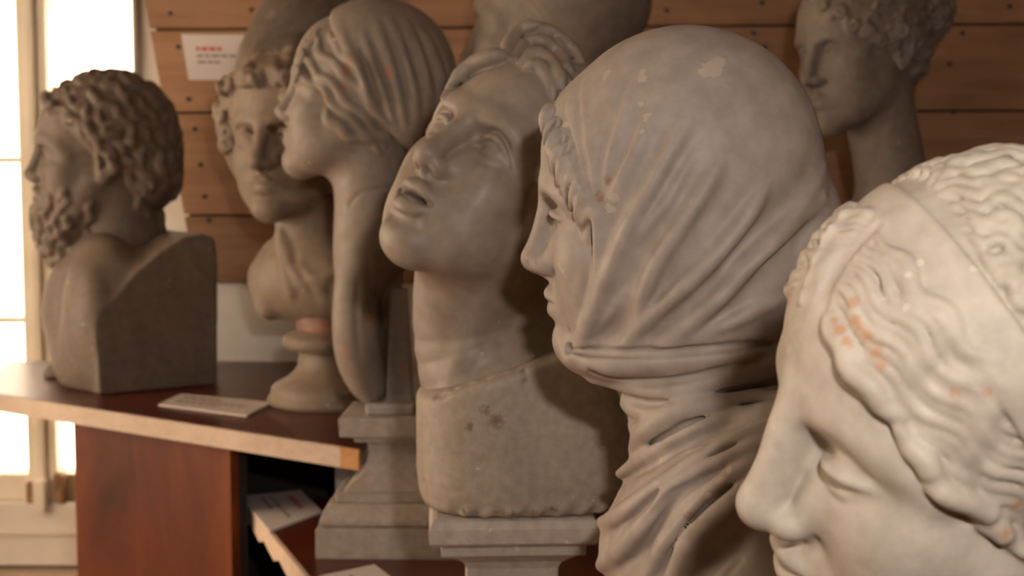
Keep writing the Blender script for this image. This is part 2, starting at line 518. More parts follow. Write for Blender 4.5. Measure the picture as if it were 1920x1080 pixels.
        g = grad(V); V = V - np.clip(s.sample(V), -e / 2, e / 2)[:, None] * g / np.maximum((g * g).sum(1), 0.3)[:, None]
        Nn = grad(V); Nn /= np.maximum(np.linalg.norm(Nn, axis=1), 1e-9)[:, None]
        ow = s.own[tuple(np.clip(np.round((V - 0.7 * e * Nn - s.lo) / e).astype(int), 0, s.n - 1).T)]
        return V, Qd, Nn, ow
    def tidy(s, Qd, fo, nv):
        """give stray islands of one part to the part around them, drop loose crumbs"""
        for _ in range(3):
            vid = Qd + (fo[:, None] * nv)                      # vertices told apart by part
            nodes, grp = np.unique(vid.ravel(), return_inverse=True); grp = grp.reshape(-1, 4)
            par = np.arange(len(nodes)); a_ = np.r_[grp[:, 0], grp[:, 0], grp[:, 0]]; b_ = np.r_[grp[:, 1], grp[:, 2], grp[:, 3]]
            while True:
                pa, pb = par[a_], par[b_]; m = pa != pb
                if not m.any(): break
                a_, b_, pa, pb = a_[m], b_[m], pa[m], pb[m]
                par[np.maximum(pa, pb)] = np.minimum(pa, pb)
                while True:
                    q = par[par]
                    if (q == par).all(): break
                    par = q
            lab = par[grp[:, 0]]
            u, inv, cnt = np.unique(lab, return_inverse=True, return_counts=True)
            big = {}; pk = np.zeros(len(u), int); pk[inv] = fo
            for k in range(len(u)):
                p = pk[k]
                if cnt[k] > big.get(p, (0, -1))[0]: big[p] = (cnt[k], k)
            small = [k for k in range(len(u)) if big[pk[k]][1] != k]
            if not small: break
            vmax = np.full(nv, -1); allc = np.zeros(nv, int)
            isb = np.isin(inv, [b for _c, b in big.values()])
            for j in range(4): vmax[Qd[isb, j]] = fo[isb]
            for k in small:
                f = np.nonzero(inv == k)[0]
                o = vmax[Qd[f]].ravel(); o = o[(o >= 0) & (o != fo[f[0]])]
                if len(o): fo[f] = np.bincount(o).argmax()
                elif allc[np.unique(Qd[f])].max() <= 4 and not np.isin(Qd[inv != k], Qd[f]).any(): fo[f] = -1
            keepf = fo >= 0
            if not keepf.all():
                drop = ~keepf; fo = fo.copy()
                s._drop = drop
                full = np.full(len(Qd), -1); full[keepf] = s.tidy(Qd[keepf], fo[keepf], nv)
                return full
        return fo
    def floor_cut(s, z, k=0.002):
        """flat foot at world height z"""
        n_ = s.R.T @ np.array([0, 0, -1.0]); p = s.local(np.array([s.loc[0], s.loc[1], z]))
        s.slabcut(p, n_, k)
    def build(s, root, names, mats):
        V, Qd, Nn, ow = s.mesh()
        fo = s.tidy(Qd, ow[Qd[:, 0]].astype(int), len(V))
        Qd = Qd[fo >= 0]; fo = fo[fo >= 0]
        atts = {}
        for nm, L in (('chip', s.chips), ('stain', s.stains)):
            a = np.zeros(len(V))
            for c, r in L: a = np.maximum(a, np.clip(1 - np.linalg.norm((V - c) / r, axis=1) * 0.5, 0, 1))
            atts[nm] = a
        objs = {}
        for t, nm in names.items():
            f = Qd[fo == t]
            if not len(f): continue
            u, inv = np.unique(f, return_inverse=True)
            f = inv.reshape(-1, 4).astype(np.int32)
            me = bpy.data.meshes.new(nm)
            me.vertices.add(len(u)); me.vertices.foreach_set('co', V[u].astype(np.float32).ravel())
            me.loops.add(f.size); me.loops.foreach_set('vertex_index', f.ravel())
            me.polygons.add(len(f)); me.polygons.foreach_set('loop_start', np.arange(0, f.size, 4, dtype=np.int32))
            me.update(calc_edges=True)
            for a in atts:
                at = me.attributes.new(a, 'FLOAT', 'POINT'); at.data.foreach_set('value', atts[a][u].astype(np.float32))
            me.shade_smooth()
            me.normals_split_custom_set_from_vertices(Nn[u])
            me.materials.append(mats[t] if isinstance(mats, dict) else mats)
            o = bpy.data.objects.new(nm, me); COL.objects.link(o); o.parent = root
            objs[t] = o
        return objs

def sd_ell(x, y, z, c, r):
    x = x - c[0]; y = y - c[1]; z = z - c[2]
    k0 = np.sqrt((x / r[0]) ** 2 + (y / r[1]) ** 2 + (z / r[2]) ** 2)
    k1 = np.sqrt((x / r[0] ** 2) ** 2 + (y / r[1] ** 2) ** 2 + (z / r[2] ** 2) ** 2)
    return k0 * (k0 - 1) / np.maximum(k1, 1e-6)
def smin(a, b, k):
    h = np.maximum(k - np.abs(a - b), 0) / k
    return np.minimum(a, b) - h * h * (k * 0.25)
def smax(a, b, k): return -smin(-a, -b, k)

def sd_poly(u, v, pts):
    """signed distance to a closed polygon in a plane"""
    pts = np.asarray(pts, float); d = np.full(np.broadcast(u, v).shape, 9.0); sg = np.ones(d.shape)
    for i in range(len(pts)):
        a, b = pts[i - 1], pts[i]; e = b - a
        wu, wv = u - a[0], v - a[1]
        t = np.clip((wu * e[0] + wv * e[1]) / max(e @ e, 1e-12), 0, 1)
        d = np.minimum(d, (wu - t * e[0]) ** 2 + (wv - t * e[1]) ** 2)
        c1 = v >= a[1]; c2 = v < b[1]; c3 = e[0] * wv > e[1] * wu
        m = (c1 & c2 & c3) | (~c1 & ~c2 & ~c3)
        sg = np.where(m, -sg, sg)
    return sg * np.sqrt(d)

HEAD, HAIR, BASE, BEARD, CLOTH, BAND = 0, 1, 2, 3, 4, 5

def face(S, jaw=1.0, mouth_open=0.0, eye='open', brow=0.0, ears=True, lips=1.0, nose=1.0, lid=1.0, width=1.0, fore=0.0, skull=(0.077, 0.097, 0.086), nosew=1.0, socket=1.0, shut=0.0, chin=0.0):
    """skull and features of a classical head, eye line at z = 0, nose to +y"""
    B = 0.05
    S.ell((0, -0.014, 0.036), skull, 0, pad=B)
    S.ell((0, 0.028, -0.028), (0.0635 * width, 0.060, 0.086), 0.03, pad=B)
    S.ell((0, 0.045 + fore, 0.045), (0.056, 0.043, 0.052), 0.035, pad=B)
    S.tube2([(-0.048 * width, 0.006, -0.055), (-0.034 * width, 0.043, -0.083), (-0.010, 0.072 + chin, -0.099)], [0.018, 0.019, 0.018], 0.028, pad=0.035)
    S.ell2((0.034 * width, 0.044, -0.056), (0.026, 0.033, 0.036), 0.026, pad=0.03)
    S.ell((0, 0.0735 + chin, -0.098 - 0.004 * jaw), (0.021, 0.0185, 0.0175), 0.016, pad=0.02)
    S.ell2((0.040 * width, 0.056, -0.028), (0.022, 0.022, 0.022), 0.024, pad=0.03)
    # brow
    S.tube2([(-0.003, 0.0825 + fore, 0.020), (-0.018, 0.0835 + fore, 0.0195), (-0.036, 0.079 + fore, 0.0215), (-0.054, 0.062, 0.013), (-0.060, 0.047, 0.0)], [0.0105, 0.010, 0.0095, 0.009, 0.008], 0.014, pad=0.02)
    # eye sockets, balls, lids
    S.ell2((0.0330, 0.0915, 0.0015), (0.0215, 0.0150 * socket, 0.0135), 0.009, cut=True)
    S.ell2((0.0165, 0.0945, 0.000), (0.007, 0.0115, 0.011), 0.007, cut=True)
    S.ell2((0.0330, 0.0665, -0.001), (0.0170, 0.0165, 0.0155), 0.003)
    if eye == 'closed':
        S.tube2([(-0.0165, 0.0775, -0.004), (-0.025, 0.0825, -0.0098), (-0.034, 0.082, -0.0115), (-0.043, 0.077, -0.0095), (-0.051, 0.068, -0.004)], 0.0022, 0.003)
    else:
        lift = {'open': 0.0, 'down': -0.0055, 'up': 0.0012}[eye] - shut
        up = [(-0.0150, 0.0785, -0.0040), (-0.0225, 0.0830, 0.0042 + lift * .8), (-0.0325, 0.0845, 0.0076 + lift), (-0.0425, 0.0797, 0.0048 + lift * .8), (-0.0520, 0.0690, -0.0035)]
        low = [(-0.0150, 0.0785, -0.0050), (-0.023, 0.0808, -0.0095), (-0.033, 0.0812, -0.0120), (-0.043, 0.0765, -0.0098), (-0.0520, 0.0690, -0.0050)]
        S.tube2(up, [0.0015, 0.0030 * lid, 0.0035 * lid, 0.0030 * lid, 0.0016], 0.0018)
        S.tube2(low, [0.0012, 0.0023 * lid, 0.0026 * lid, 0.0023 * lid, 0.0013], 0.0022)
        S.ridge([(a - 0.0005, b + 0.001, c + 0.0062) for a, b, c in up], -0.0022 * lid, 0.0024, mirror=True)
        S.ridge([(a, b + 0.0004, c - 0.0040) for a, b, c in up[1:4]], -0.0015, 0.0018, mirror=True)
        S.ridge([(a, b, c - 0.0045) for a, b, c in low[1:]], -0.0010, 0.0028, mirror=True)
    # nose
    S.ell2((0.0150, 0.0760, -0.030), (0.013, 0.0125, 0.018), 0.012, pad=0.02)
    S.tube([(0, 0.083 + fore, 0.034), (0, 0.0925 - 0.0015 * nosew, 0.008), (0, 0.0982 - 0.0015 * (nosew - 1), -0.014), (0, 0.1060 * nose, -0.0340)], [0.0095 * nosew, 0.0092 * nosew, 0.0092 * nosew, 0.0104 * nosew], 0.007, pad=0.014)
    S.ell((0, 0.1060 * nose, -0.0355), (0.0100 * nosew, 0.0105, 0.0092), 0.006)
    S.ell2((0.0112 * nosew, 0.0960, -0.0395), (0.0068 * nosew, 0.0110, 0.0080), 0.006)
    S.ell2((0.0140 * nosew, 0.0865, -0.0300), (0.0075, 0.0075, 0.0095), 0.009)
    S.tube([(0, 0.104, -0.0425), (0, 0.092, -0.0495)], [0.0050, 0.0052], 0.004)
    S.ell2((0.0070, 0.1005, -0.0478), (0.0028, 0.0056, 0.0032), 0.002, cut=True)
    S.ridge([(-0.0185 * nosew, 0.088, -0.038), (-0.0195 * nosew, 0.0865, -0.046), (-0.0215, 0.086, -0.053)], -0.0016, 0.004, mirror=True)
    # mouth
    S.ell((0, 0.070, -0.068), (0.031, 0.0262, 0.0235), 0.014, pad=0.02)
    g = mouth_open
    S.ridge([(0, 0.094, -0.052), (0, 0.0955, -0.0585)], -0.0018, 0.0035, taper=False)
    S.tube2([(0.001, 0.0942, -0.0635), (-0.006, 0.0947, -0.0620), (-0.013, 0.0922, -0.0640), (-0.0225, 0.0820, -0.0688)], [0.0058 * lips, 0.0062 * lips, 0.0050 * lips, 0.0014], 0.0026)
    S.tube2([(0.001, 0.0927, -0.0750 - g), (-0.008, 0.0919, -0.0748 - g), (-0.015, 0.0884, -0.0730 - g * .8), (-0.0225, 0.0810, -0.0697)], [0.0070 * lips, 0.0068 * lips, 0.0052 * lips, 0.0014], 0.0026)
    sl = 0.0014 + g * 0.42
    S.tube2([(0.001, 0.1017, -0.0688 - g * .45), (-0.009, 0.0994, -0.0682 - g * .45), (-0.017, 0.0932, -0.0686 - g * .35), (-0.0240, 0.0840, -0.0694)], [sl, sl, sl * .7 + .0003, 0.0010], 0.0016, cut=True)
    if g > 0.002:
        S.ell((0, 0.088, -0.0692 - g * .45), (0.016, 0.012, 0.0016 + g * .45), 0.003, cut=True)
    S.ridge([(-0.0255, 0.079, -0.064), (-0.026, 0.078, -0.0695), (-0.0255, 0.078, -0.074)], -0.0016, 0.0035, mirror=True)
    S.ridge([(-0.014, 0.085, -0.086 - g), (0, 0.0895, -0.0875 - g), (0.014, 0.085, -0.086 - g)], -0.0034, 0.0060, taper=False)
    if ears: ear(S)

def ear(S, dx=0.0, dy=-0.012, dz=-0.012, t=0):
    for g in (-1, 1):
        def q(L): return [(g * (0.073 + dx + a), b + dy, c + dz) for a, b, c in L]
        S.ell(q([(0.001, 0, 0)])[0], (0.010, 0.015, 0.027), 0.006, t=t)
        S.tube(q([(0.006, 0.010, 0.000), (0.011, 0.012, 0.017), (0.014, 0.004, 0.028), (0.015, -0.008, 0.026), (0.014, -0.014, 0.012), (0.012, -0.012, -0.006), (0.008, -0.003, -0.021)]), [0.0028, 0.0035, 0.004, 0.004, 0.0038, 0.0035, 0.003], 0.003, t=t)
        S.ell(q([(0.006, 0.004, -0.022)])[0], (0.0045, 0.008, 0.0085), 0.005, t=t)
        S.ell(q([(0.012, 0.001, 0.002)])[0], (0.007, 0.007, 0.011), 0.004, cut=True)
        S.tube(q([(0.009, -0.005, 0.014), (0.010, -0.008, 0.002), (0.009, -0.003, -0.010)]), 0.003, 0.003, t=t)
        S.ell(q([(0.009, 0.010, -0.004)])[0], (0.004, 0.003, 0.005), 0.002, t=t)

# ------------------------------------------------------------------ the setting
WALLY = 2.96
M_plank = wood('pine_plank', (0.25, 0.125, 0.062), (0.335, 0.178, 0.092), (0.40, 0.235, 0.135), axis=0, grain=34, rough=0.6)
M_gap = paint('dark_gap', (0.05, 0.02, 0.01))
M_white = paint('white_wall', (0.76, 0.69, 0.60))
M_tan = paint('tan_wall', (0.30, 0.22, 0.16))
M_frame = paint('window_paint', (0.82, 0.73, 0.58), rough=0.45)
M_mahog = wood('mahogany', (0.060, 0.012, 0.003), (0.145, 0.032, 0.006), (0.24, 0.062, 0.010), axis=2, grain=7, rough=0.5, spec=0.2)
M_mahog_top = wood('mahogany_top', (0.045, 0.008, 0.004), (0.085, 0.016, 0.007), (0.13, 0.026, 0.010), axis=0, grain=14, rough=0.33, spec=0.35)
M_ply = wood('plywood_edge', (0.50, 0.36, 0.26), (0.58, 0.44, 0.33), (0.64, 0.50, 0.38), axis=0, grain=60, rough=0.6)
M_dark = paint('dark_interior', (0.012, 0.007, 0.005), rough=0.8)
M_card = paint('card', (0.66, 0.58, 0.52), rough=0.6, var=0.02)
M_ink = paint('ink_grey', (0.24, 0.20, 0.19), rough=0.7, var=0.02)
M_inkr = paint('ink_red', (0.55, 0.13, 0.11), rough=0.7, var=0.02)
M_screw = paint('screw', (0.06, 0.045, 0.04), rough=0.5)
M_floor = wood('floor_boards', (0.20, 0.08, 0.03), (0.30, 0.13, 0.05), (0.38, 0.18, 0.08), axis=1, grain=20)
M_glass = bpy.data.materials.new('window_glass'); M_glass.use_nodes = True
_b = M_glass.node_tree.nodes['Principled BSDF']
_b.inputs['Transmission Weight'].default_value = 1.0; _b.inputs['Roughness'].default_value = 0.0; _b.inputs['IOR'].default_value = 1.0
_b.inputs['Base Color'].default_value = (1, 1, 1, 1); _b.inputs['Specular IOR Level'].default_value = 0.0

def struct(o): o['kind'] = 'structure'; return o
struct(box('floor', (-2.4, -1.8, -0.06), (2.4, 4.0, 0.0), M_floor))
struct(box('ceiling', (-2.4, -1.8, 2.7), (2.4, 4.0, 2.76), M_tan))
struct(box('wall_right', (2.3, -1.8, 0), (2.4, 4.0, 2.7), M_tan))
struct(box('wall_rear', (-2.4, -1.9, 0), (2.4, -1.8, 2.7), M_tan))
wl = struct(empty('wall_left', (-2.3, 0, 0)))
LY0, LY1, LZ0, LZ1 = 0.8, 2.8, 0.65, 2.25
for lo, hi in (((-.1, -1.8, 0), (0, LY0, 2.7)), ((-.1, LY1, 0), (0, 4.0, 2.7)), ((-.1, LY0, 0), (0, LY1, LZ0)), ((-.1, LY0, LZ1), (0, LY1, 2.7))): box('wall_panel', lo, hi, M_white, wl)
w2 = struct(empty('window_2', (-2.3, 0, 0)))
for y in (LY0, (LY0 + LY1) / 2 - .025, LY1 - .05): box('stile', (-.07, y, LZ0), (-.02, y + .05, LZ1), M_frame, w2, .005)
for z in (LZ0, (LZ0 + LZ1) / 2, LZ1 - .05): box('rail', (-.068, LY0, z), (-.022, LY1, z + .05), M_frame, w2, .005)
for y0, y1 in ((LY0 + .05, (LY0 + LY1) / 2 - .025), ((LY0 + LY1) / 2 + .025, LY1 - .05)):
    for z0, z1 in ((LZ0 + .05, (LZ0 + LZ1) / 2), ((LZ0 + LZ1) / 2 + .05, LZ1 - .05)): box('pane', (-.048, y0 - .004, z0 - .004), (-.044, y1 + .004, z1 + .004), M_glass, w2)

# window wall at y = 3.6: opening from x = WX0 to WX1
WY = 3.60
def wx(px): return pt(px, 300, WY / math.cos(0.0))[0]
def wz(py):
    p = pt(100, py, WY); d = p - CAM
    return CAM[2] + d[2] * (WY - CAM[1]) / d[1]
WX1 = wx(266); WX0 = WX1 - 0.96
WZ0 = wz(935); WZ1 = wz(-120)
ww = struct(empty('wall_back', (0, 0, 0)))
box('wall_panel', (-2.4, WY, 0), (WX0, WY + 0.1, 2.7), M_white, ww)
box('wall_panel', (WX1, WY, 0), (2.3, WY + 0.1, 2.7), M_white, ww)
box('wall_panel', (WX0, WY, 0), (WX1, WY + 0.1, WZ0), M_white, ww)
box('wall_panel', (WX0, WY, WZ1), (WX1, WY + 0.1, 2.7), M_white, ww)
win = struct(empty('window_1', (0, 0, 0)))
zs = [wz(885), wz(600), wz(300), wz(-6), wz(-90)]
fr = 0.014
# outer frame, the two leaves' stiles, rails and muntins
xr = [wx(258), wx(102), wx(46), wx(-110), wx(-166), wx(-322)]
for nm, x0, x1, dy in (('jamb', xr[0], WX1, 0.0), ('jamb', WX0, xr[5] - 0.0, 0.0), ('meeting_stile', xr[2], xr[1], -0.012), ('meeting_stile', xr[4], xr[3], -0.012)):
    box(nm, (x0, WY - 0.02 + dy, WZ0), (x1, WY + 0.05, WZ1), M_frame, win, 0.006)
xm = (xr[1] + xr[2]) / 2
box('stile_bead', (xm - 0.012, WY - 0.046, WZ0 + 0.03), (xm + 0.010, WY - 0.03, WZ1), M_frame, win, 0.005)
box('bottom_rail', (WX0, WY - 0.018, WZ0), (WX1, WY + 0.05, zs[0]), M_frame, win, 0.006)
box('top_rail', (WX0, WY - 0.018, zs[3]), (WX1, WY + 0.05, WZ1), M_frame, win, 0.006)
for z in zs[1:3]:
    for a, b in ((xr[1], xr[0]), (xr[3], xr[2]), (xr[5], xr[4])):
        box('muntin', (a, WY - 0.008, z - 0.007), (b, WY + 0.03, z + 0.007), M_frame, win, 0.004)
for a, b in ((xr[1], xr[0]), (xr[3], xr[2]), (xr[5], xr[4])):
    for z0, z1 in zip(zs[:3], zs[1:4]):
        box('pane', (a - .004, WY + 0.010, z0 - .004), (b + .004, WY + 0.014, z1 + .004), M_glass, win)
# bolt at the foot of the meeting stile, with worn paint
M_bolt = paint('worn_bolt', (0.30, 0.16, 0.07), rough=0.5, var=0.3, scale=30)
lb = pt(100, 905, WY - 0.06)
link = box('bolt', (xr[2] + 0.002, WY - 0.055, wz(935)), (xr[2] + 0.028, WY - 0.03, wz(895)), M_bolt, win, 0.005)
box('bolt', (xr[1] - 0.004, WY - 0.055, wz(935)), (xr[1] + 0.02, WY - 0.02, wz(880)), M_bolt, win, 0.005)
box('latch', (xm - 0.014, WY - 0.068, wz(950)), (xm + 0.016, WY - 0.03, wz(890)), M_frame, win, 0.006)
struct(box('trim_1', (WX0 - 0.05, WY - 0.045, wz(1052)), (WX1 + 0.06, WY + 0.0, WZ0), M_white, None, 0.006))
struct(box('trim_2', (WX0 - 0.05, WY - 0.06, wz(992)), (WX1 + 0.06, WY - 0.04, wz(985)), M_frame, None, 0.003))
struct(box('trim_3', (WX0 - 0.05, WY - 0.12, wz(1110)), (WX1 + 0.06, WY + 0.0, wz(1058)), M_ply, None, 0.006))

# plank wall, a boarded partition nearly square to the view, sawn askew at its left end
ang = rad(-4.0)
ca, sa = math.cos(ang), math.sin(ang)
W0 = np.array([0.0, WALLY, 0.0])
WU = np.array([ca, sa, 0.0]); WN = np.array([sa, -ca, 0.0])     # along the wall, and out of it to the room
def onwall(px, py, out=0.0):
    d = FW + RT * (px - CX) / F_PX - UP * (py - CY) / F_PX
    p0 = W0 + WN * out
    t = ((p0 - CAM) @ WN) / (d @ WN)
    p = CAM + d * t
    return (p - W0) @ WU, p[2]
def wallpt(u, z, out): return W0 + WU * u + WN * out + np.array([0, 0, z])
pw = struct(empty('wall_boarded', (0, 0, 0)))
joints = [(-330, 100), (-120, 100), (57, 300), (212, 330), (403, 350), (531, 470)]
zj = [onwall(x, y)[1] for y, x in joints]
def left_u(z):
    (ua, za), (ub, zb) = onwall(276, 0), onwall(352, 410)
    return ua + (z - za) * (ub - ua) / (zb - za)
for z1, z0 in zip(zj[:-1], zj[1:]):
    a, b = z0 + 0.0022, z1 - 0.0022
    v = []
    for out in (0.0, 0.022):
        for (u, z) in ((left_u(a), a), (1.75, a), (1.75, b), (left_u(b), b)):
            v.append(wallpt(u, z, out))
    link_mesh('plank', v, BOXF, M_plank, pw, bevel=0.0025)
# backing behind the joints
v = [wallpt(u, z, o) for o in (-0.03, 0.004) for u, z in ((left_u(zj[-1]) + .004, zj[-1] + .004), (1.75, zj[-1] + .004), (1.75, zj[0]), (left_u(zj[0]) + .01, zj[0]))]
link_mesh('backing', v, BOXF, M_gap, pw)
# plastered wall under the planks
v = [wallpt(u, z, o) for o in (-0.03, 0.008) for u, z in ((left_u(zj[-1]) - 0.0, 0.0), (1.75, 0.0), (1.75, zj[-1]), (left_u(zj[-1]) - 0.0, zj[-1]))]
link_mesh('plaster_panel', v, BOXF, M_white, pw)
# screws that pin the boards
sme = None
for sx, sy in [(319, 25), (471, 18), (334, 88), (353, 186), (365, 242), (376, 309), (383, 369), (391, 413), (890, 12), (1429, 5), (1413, 62), (1494, 92), (1434, 88), (1893, 12), (1855, 300), (1805, 62), (1640, 12), (700, 20), (1250, 20), (1780, 120), (1788, 210)]:
    u, z = onwall(sx, sy, 0.022); p = wallpt(u, z, 0.0222)
    if sme is None:
        bm = bmesh.new()
        bmesh.ops.create_cone(bm, segments=14, radius1=0.0058, radius2=0.0046, depth=0.003, cap_ends=True)
        bmesh.ops.rotate(bm, verts=bm.verts, matrix=Matrix.Rotation(rad(90), 3, 'X'))
        sme = bpy.data.meshes.new('screw'); bm.to_mesh(sme); bm.free(); sme.materials.append(M_screw)
    o = bpy.data.objects.new('screw', sme); COL.objects.link(o); o.location = p; o.rotation_euler = (0, 0, ang); o.parent = pw

# ------------------------------------------------------------------ shelves
ZB, ZL = 1.04, 0.898
a0, a1 = pz(-60, 731, ZB), pz(672, 843, ZB)
e = (a1 - a0)[:2]; e /= np.linalg.norm(e); nrm = np.array([-e[1], e[0]])       # away from camera
far = a1[:2] + nrm * 0.62
def wall_y(x, out=0.008): # y of wall face at x
    return WALLY + sa / ca * x - out
th = 0.026
bs = empty('display_shelf', (0, 0, 0)); tag(bs, 'dark mahogany shelf board with pale plywood edge carrying the bearded bust', 'shelf')
P0, P1 = a0[:2], a1[:2]
poly = [P0, P1, (P1[0] + 0.06, wall_y(P1[0]) - 0.0), (P0[0], wall_y(-0.6)), ]
slab('shelf_board', [P0 + nrm * .006, P1 + nrm * .006, (P1[0] - 0.004, P1[1] + 0.05), (P1[0] - 0.004, wall_y(P1[0])), (left_u(1.1) + .02, wall_y(left_u(1.1)) ), (P0[0] - .05, wall_y(P0[0]) - 0.03)], ZB - th, ZB, M_mahog_top, bs)
slab('edge_strip', [P0, P1 - e * .035, P1 - e * .035 + nrm * .006, P0 + nrm * .006], ZB - th - 0.004, ZB - 0.0005, M_ply, bs)
M_orange = wood('raw_pine_end', (0.35, 0.14, 0.04), (0.48, 0.22, 0.07), (0.55, 0.28, 0.10), axis=0, grain=50)
slab('edge_end', [P1 - e * .035, P1, P1 + nrm * .006, P1 - e * .035 + nrm * .006], ZB - th - 0.004, ZB - 0.0005, M_orange, bs)
# cabinet under the shelf
cab = empty('cabinet', (0, 0, 0)); tag(cab, 'mahogany cabinet front with dark open side beneath the back shelf', 'cabinet')
def along(px, off):   # foot of a vertical seen at px on the front plane set back by off
    q0 = P0 + nrm * off
    d = FW + RT * (px - CX) / F_PX - UP * (880 - CY) / F_PX
    A = np.array([[d[0], -e[0]], [d[1], -e[1]]]); t = np.linalg.solve(A, q0)
    return q0 + e * t[1]
c0, c1, c2 = along(140, .03), along(432, .03), along(634, .03)
slab('door_panel', [c0, c1, c1 + nrm * .018, c0 + nrm * .018], 0.0, ZB - th, M_mahog, cab, 0.001)
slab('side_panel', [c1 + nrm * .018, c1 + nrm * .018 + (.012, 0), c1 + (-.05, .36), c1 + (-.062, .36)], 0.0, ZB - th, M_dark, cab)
slab('side_panel', [c0 + nrm * .018, c0 + e * .016 + nrm * .018, c0 + e * .016 + nrm * .3, c0 + nrm * .3], 0.0, ZB - th, M_mahog, cab)
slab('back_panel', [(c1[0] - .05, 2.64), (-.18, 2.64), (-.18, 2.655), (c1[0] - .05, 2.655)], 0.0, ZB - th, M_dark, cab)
M_greyp = paint('grey_paint', (0.30, 0.29, 0.28))
pp = pt(657, 890, 2.36)
po = slab('post', [(pp[0] - .024, pp[1]), (pp[0] + .03, pp[1]), (pp[0] + .03, pp[1] + .05), (pp[0] - .024, pp[1] + .05)], ZL + .001, ZB - th - .002, M_greyp, None, 0.003)
tag(po, 'grey painted post standing behind the stepped plinth under the shelf end', 'post')
# lower shelf in front, running towards the camera
l0, l1, l2 = pz(585, 1095, ZL)[:2], pz(490, 1000, ZL)[:2], pz(452, 934, ZL)[:2]
le = (l0 - l2) / np.linalg.norm(l0 - l2); ln = np.array([-le[1], le[0]])
if ln[0] < 0: ln = -ln
lc = l2; near = l2 + le * 2.3
ls = empty('display_shelf', (0, 0, 0)); tag(ls, 'lower mahogany shelf with wavy pale edge carrying the foreground busts', 'shelf')
slab('shelf_board', [lc + ln * .006, near + ln * .006, near + ln * 0.95, np.array([lc[0] + .95, lc[1] + 0.02])], ZL - th, ZL, M_mahog_top, ls)
# scalloped edge strip
n = 60; v = []; fs = []
for i in range(n + 1):
    p = lc + (near - lc) * i / n
    zb = ZL - 0.030 - 0.006 * math.sin(i * 2.1)
    for q, z in ((p, zb), (p, ZL - 0.0005), (p + ln * .006, ZL - 0.0005), (p + ln * .006, zb)): v.append((q[0], q[1], z))
for i in range(n):
    for j in range(4): fs.append((4 * i + j, 4 * i + (j + 1) % 4, 4 * i + 4 + (j + 1) % 4, 4 * i + 4 + j))
fs += [(0, 1, 2, 3), (4 * n + 3, 4 * n + 2, 4 * n + 1, 4 * n)]
link_mesh('edge_strip', v, fs, M_ply, ls)
for t in (0.25, 1.2, 2.1):
    q = lc + le * t + ln * .05
    slab('support', [q, q + le * .03, q + le * .03 + ln * .6, q + ln * .6], 0.0, ZL - th, M_dark, ls)

# ------------------------------------------------------------------ label cards
def card(corners, thick, lines, label, nv):
    """corners: far-left, far-right, near-right, near-left of the card; lines: (u0,u1,v,height,red)"""
    c = [np.array(q, float) for q in corners]
    nv = np.array(nv, float)
    base = c[0]
    root = empty('label_card', base); tag(root, label, 'card', 'printed label cards')
    rel = [q - base for q in c]
    link_mesh('card_sheet', rel + [q + nv * thick for q in rel], BOXF, M_card, root)
    def uv(u, v): return (1 - v) * ((1 - u) * rel[0] + u * rel[1]) + v * ((1 - u) * rel[3] + u * rel[2])
    for u0, u1, v, hh, red in lines:
        # each printed line is a run of small word bars
        u = u0; rnd = random.Random(int(u0 * 1000 + v * 777))
        vs_, f_ = [], []
        while u < u1:
            w = min(rnd.uniform(.04, .11), u1 - u)
            k = len(vs_)
            vs_ += [uv(u, v) + nv * (thick + .0003), uv(u + w, v) + nv * (thick + .0003), uv(u + w, v + hh) + nv * (thick + .0003), uv(u, v + hh) + nv * (thick + .0003)]
            f_.append((k, k + 1, k + 2, k + 3)); u += w + .018
        link_mesh('print_line', vs_, f_, M_inkr if red else M_ink, root)
    return root
def wcorner(px, py): 
    u, z = onwall(px, py, 0.024); return wallpt(u, z, 0.024)
card([wcorner(340, 64), wcorner(500, 66), wcorner(500, 151), wcorner(354, 150)], .0008,
     [(.15, .46, .27, .09, True), (.15, .80, .44, .055, False), (.15, .45, .58, .055, False)], 'white label card with red heading pinned to the plank wall', WN)
card([wcorner(893, -60), wcorner(950, -60), wcorner(962, 36), wcorner(896, 37)], .0008, [(.3, .9, .2, .06, False)], 'white paper corner on the planks above the grey dome', WN)
M_blue = paint('pale_blue_paper', (0.42, 0.47, 0.50), rough=0.6, var=0.02)
pb = link_mesh('paper', [wcorner(1189, -60), wcorner(1214, -60), wcorner(1209, 27), wcorner(1190, 30)] + [np.array(wcorner(*q)) + WN * .0008 for q in ((1189, -60), (1214, -60), (1209, 27), (1190, 30))], BOXF, M_blue)
tag(pb, 'narrow pale blue paper on the planks, cut off at the top edge', 'paper')
up = np.array([0, 0, 1.0])
zc = ZB + 0.0006
card([pz(340, 741, zc), pz(510, 757, zc), pz(462, 782, zc), pz(297, 761, zc)], .003,
     [(.1, .5, .2, .12, False), (.1, .85, .45, .08, False), (.1, .6, .62, .08, False)], 'tilted-away white card lying before the bearded bust', up)
zc = ZL + 0.0006
card([pz(563, 922, zc), pz(604, 962, zc), pz(506, 999, zc), pz(449, 934, zc)], .003,
     [(.18, .72, .20, .11, True), (.12, .85, .52, .06, False), (.12, .5, .66, .06, False)], 'white card with red heading at the corner of the lower shelf', up)
card([pz(702, 1062, zc), pz(760, 1105, zc), pz(640, 1140, zc), pz(598, 1084, zc)], .003, [(.2, .8, .5, .07, False)], 'white card cut off by the bottom edge of the picture', up)

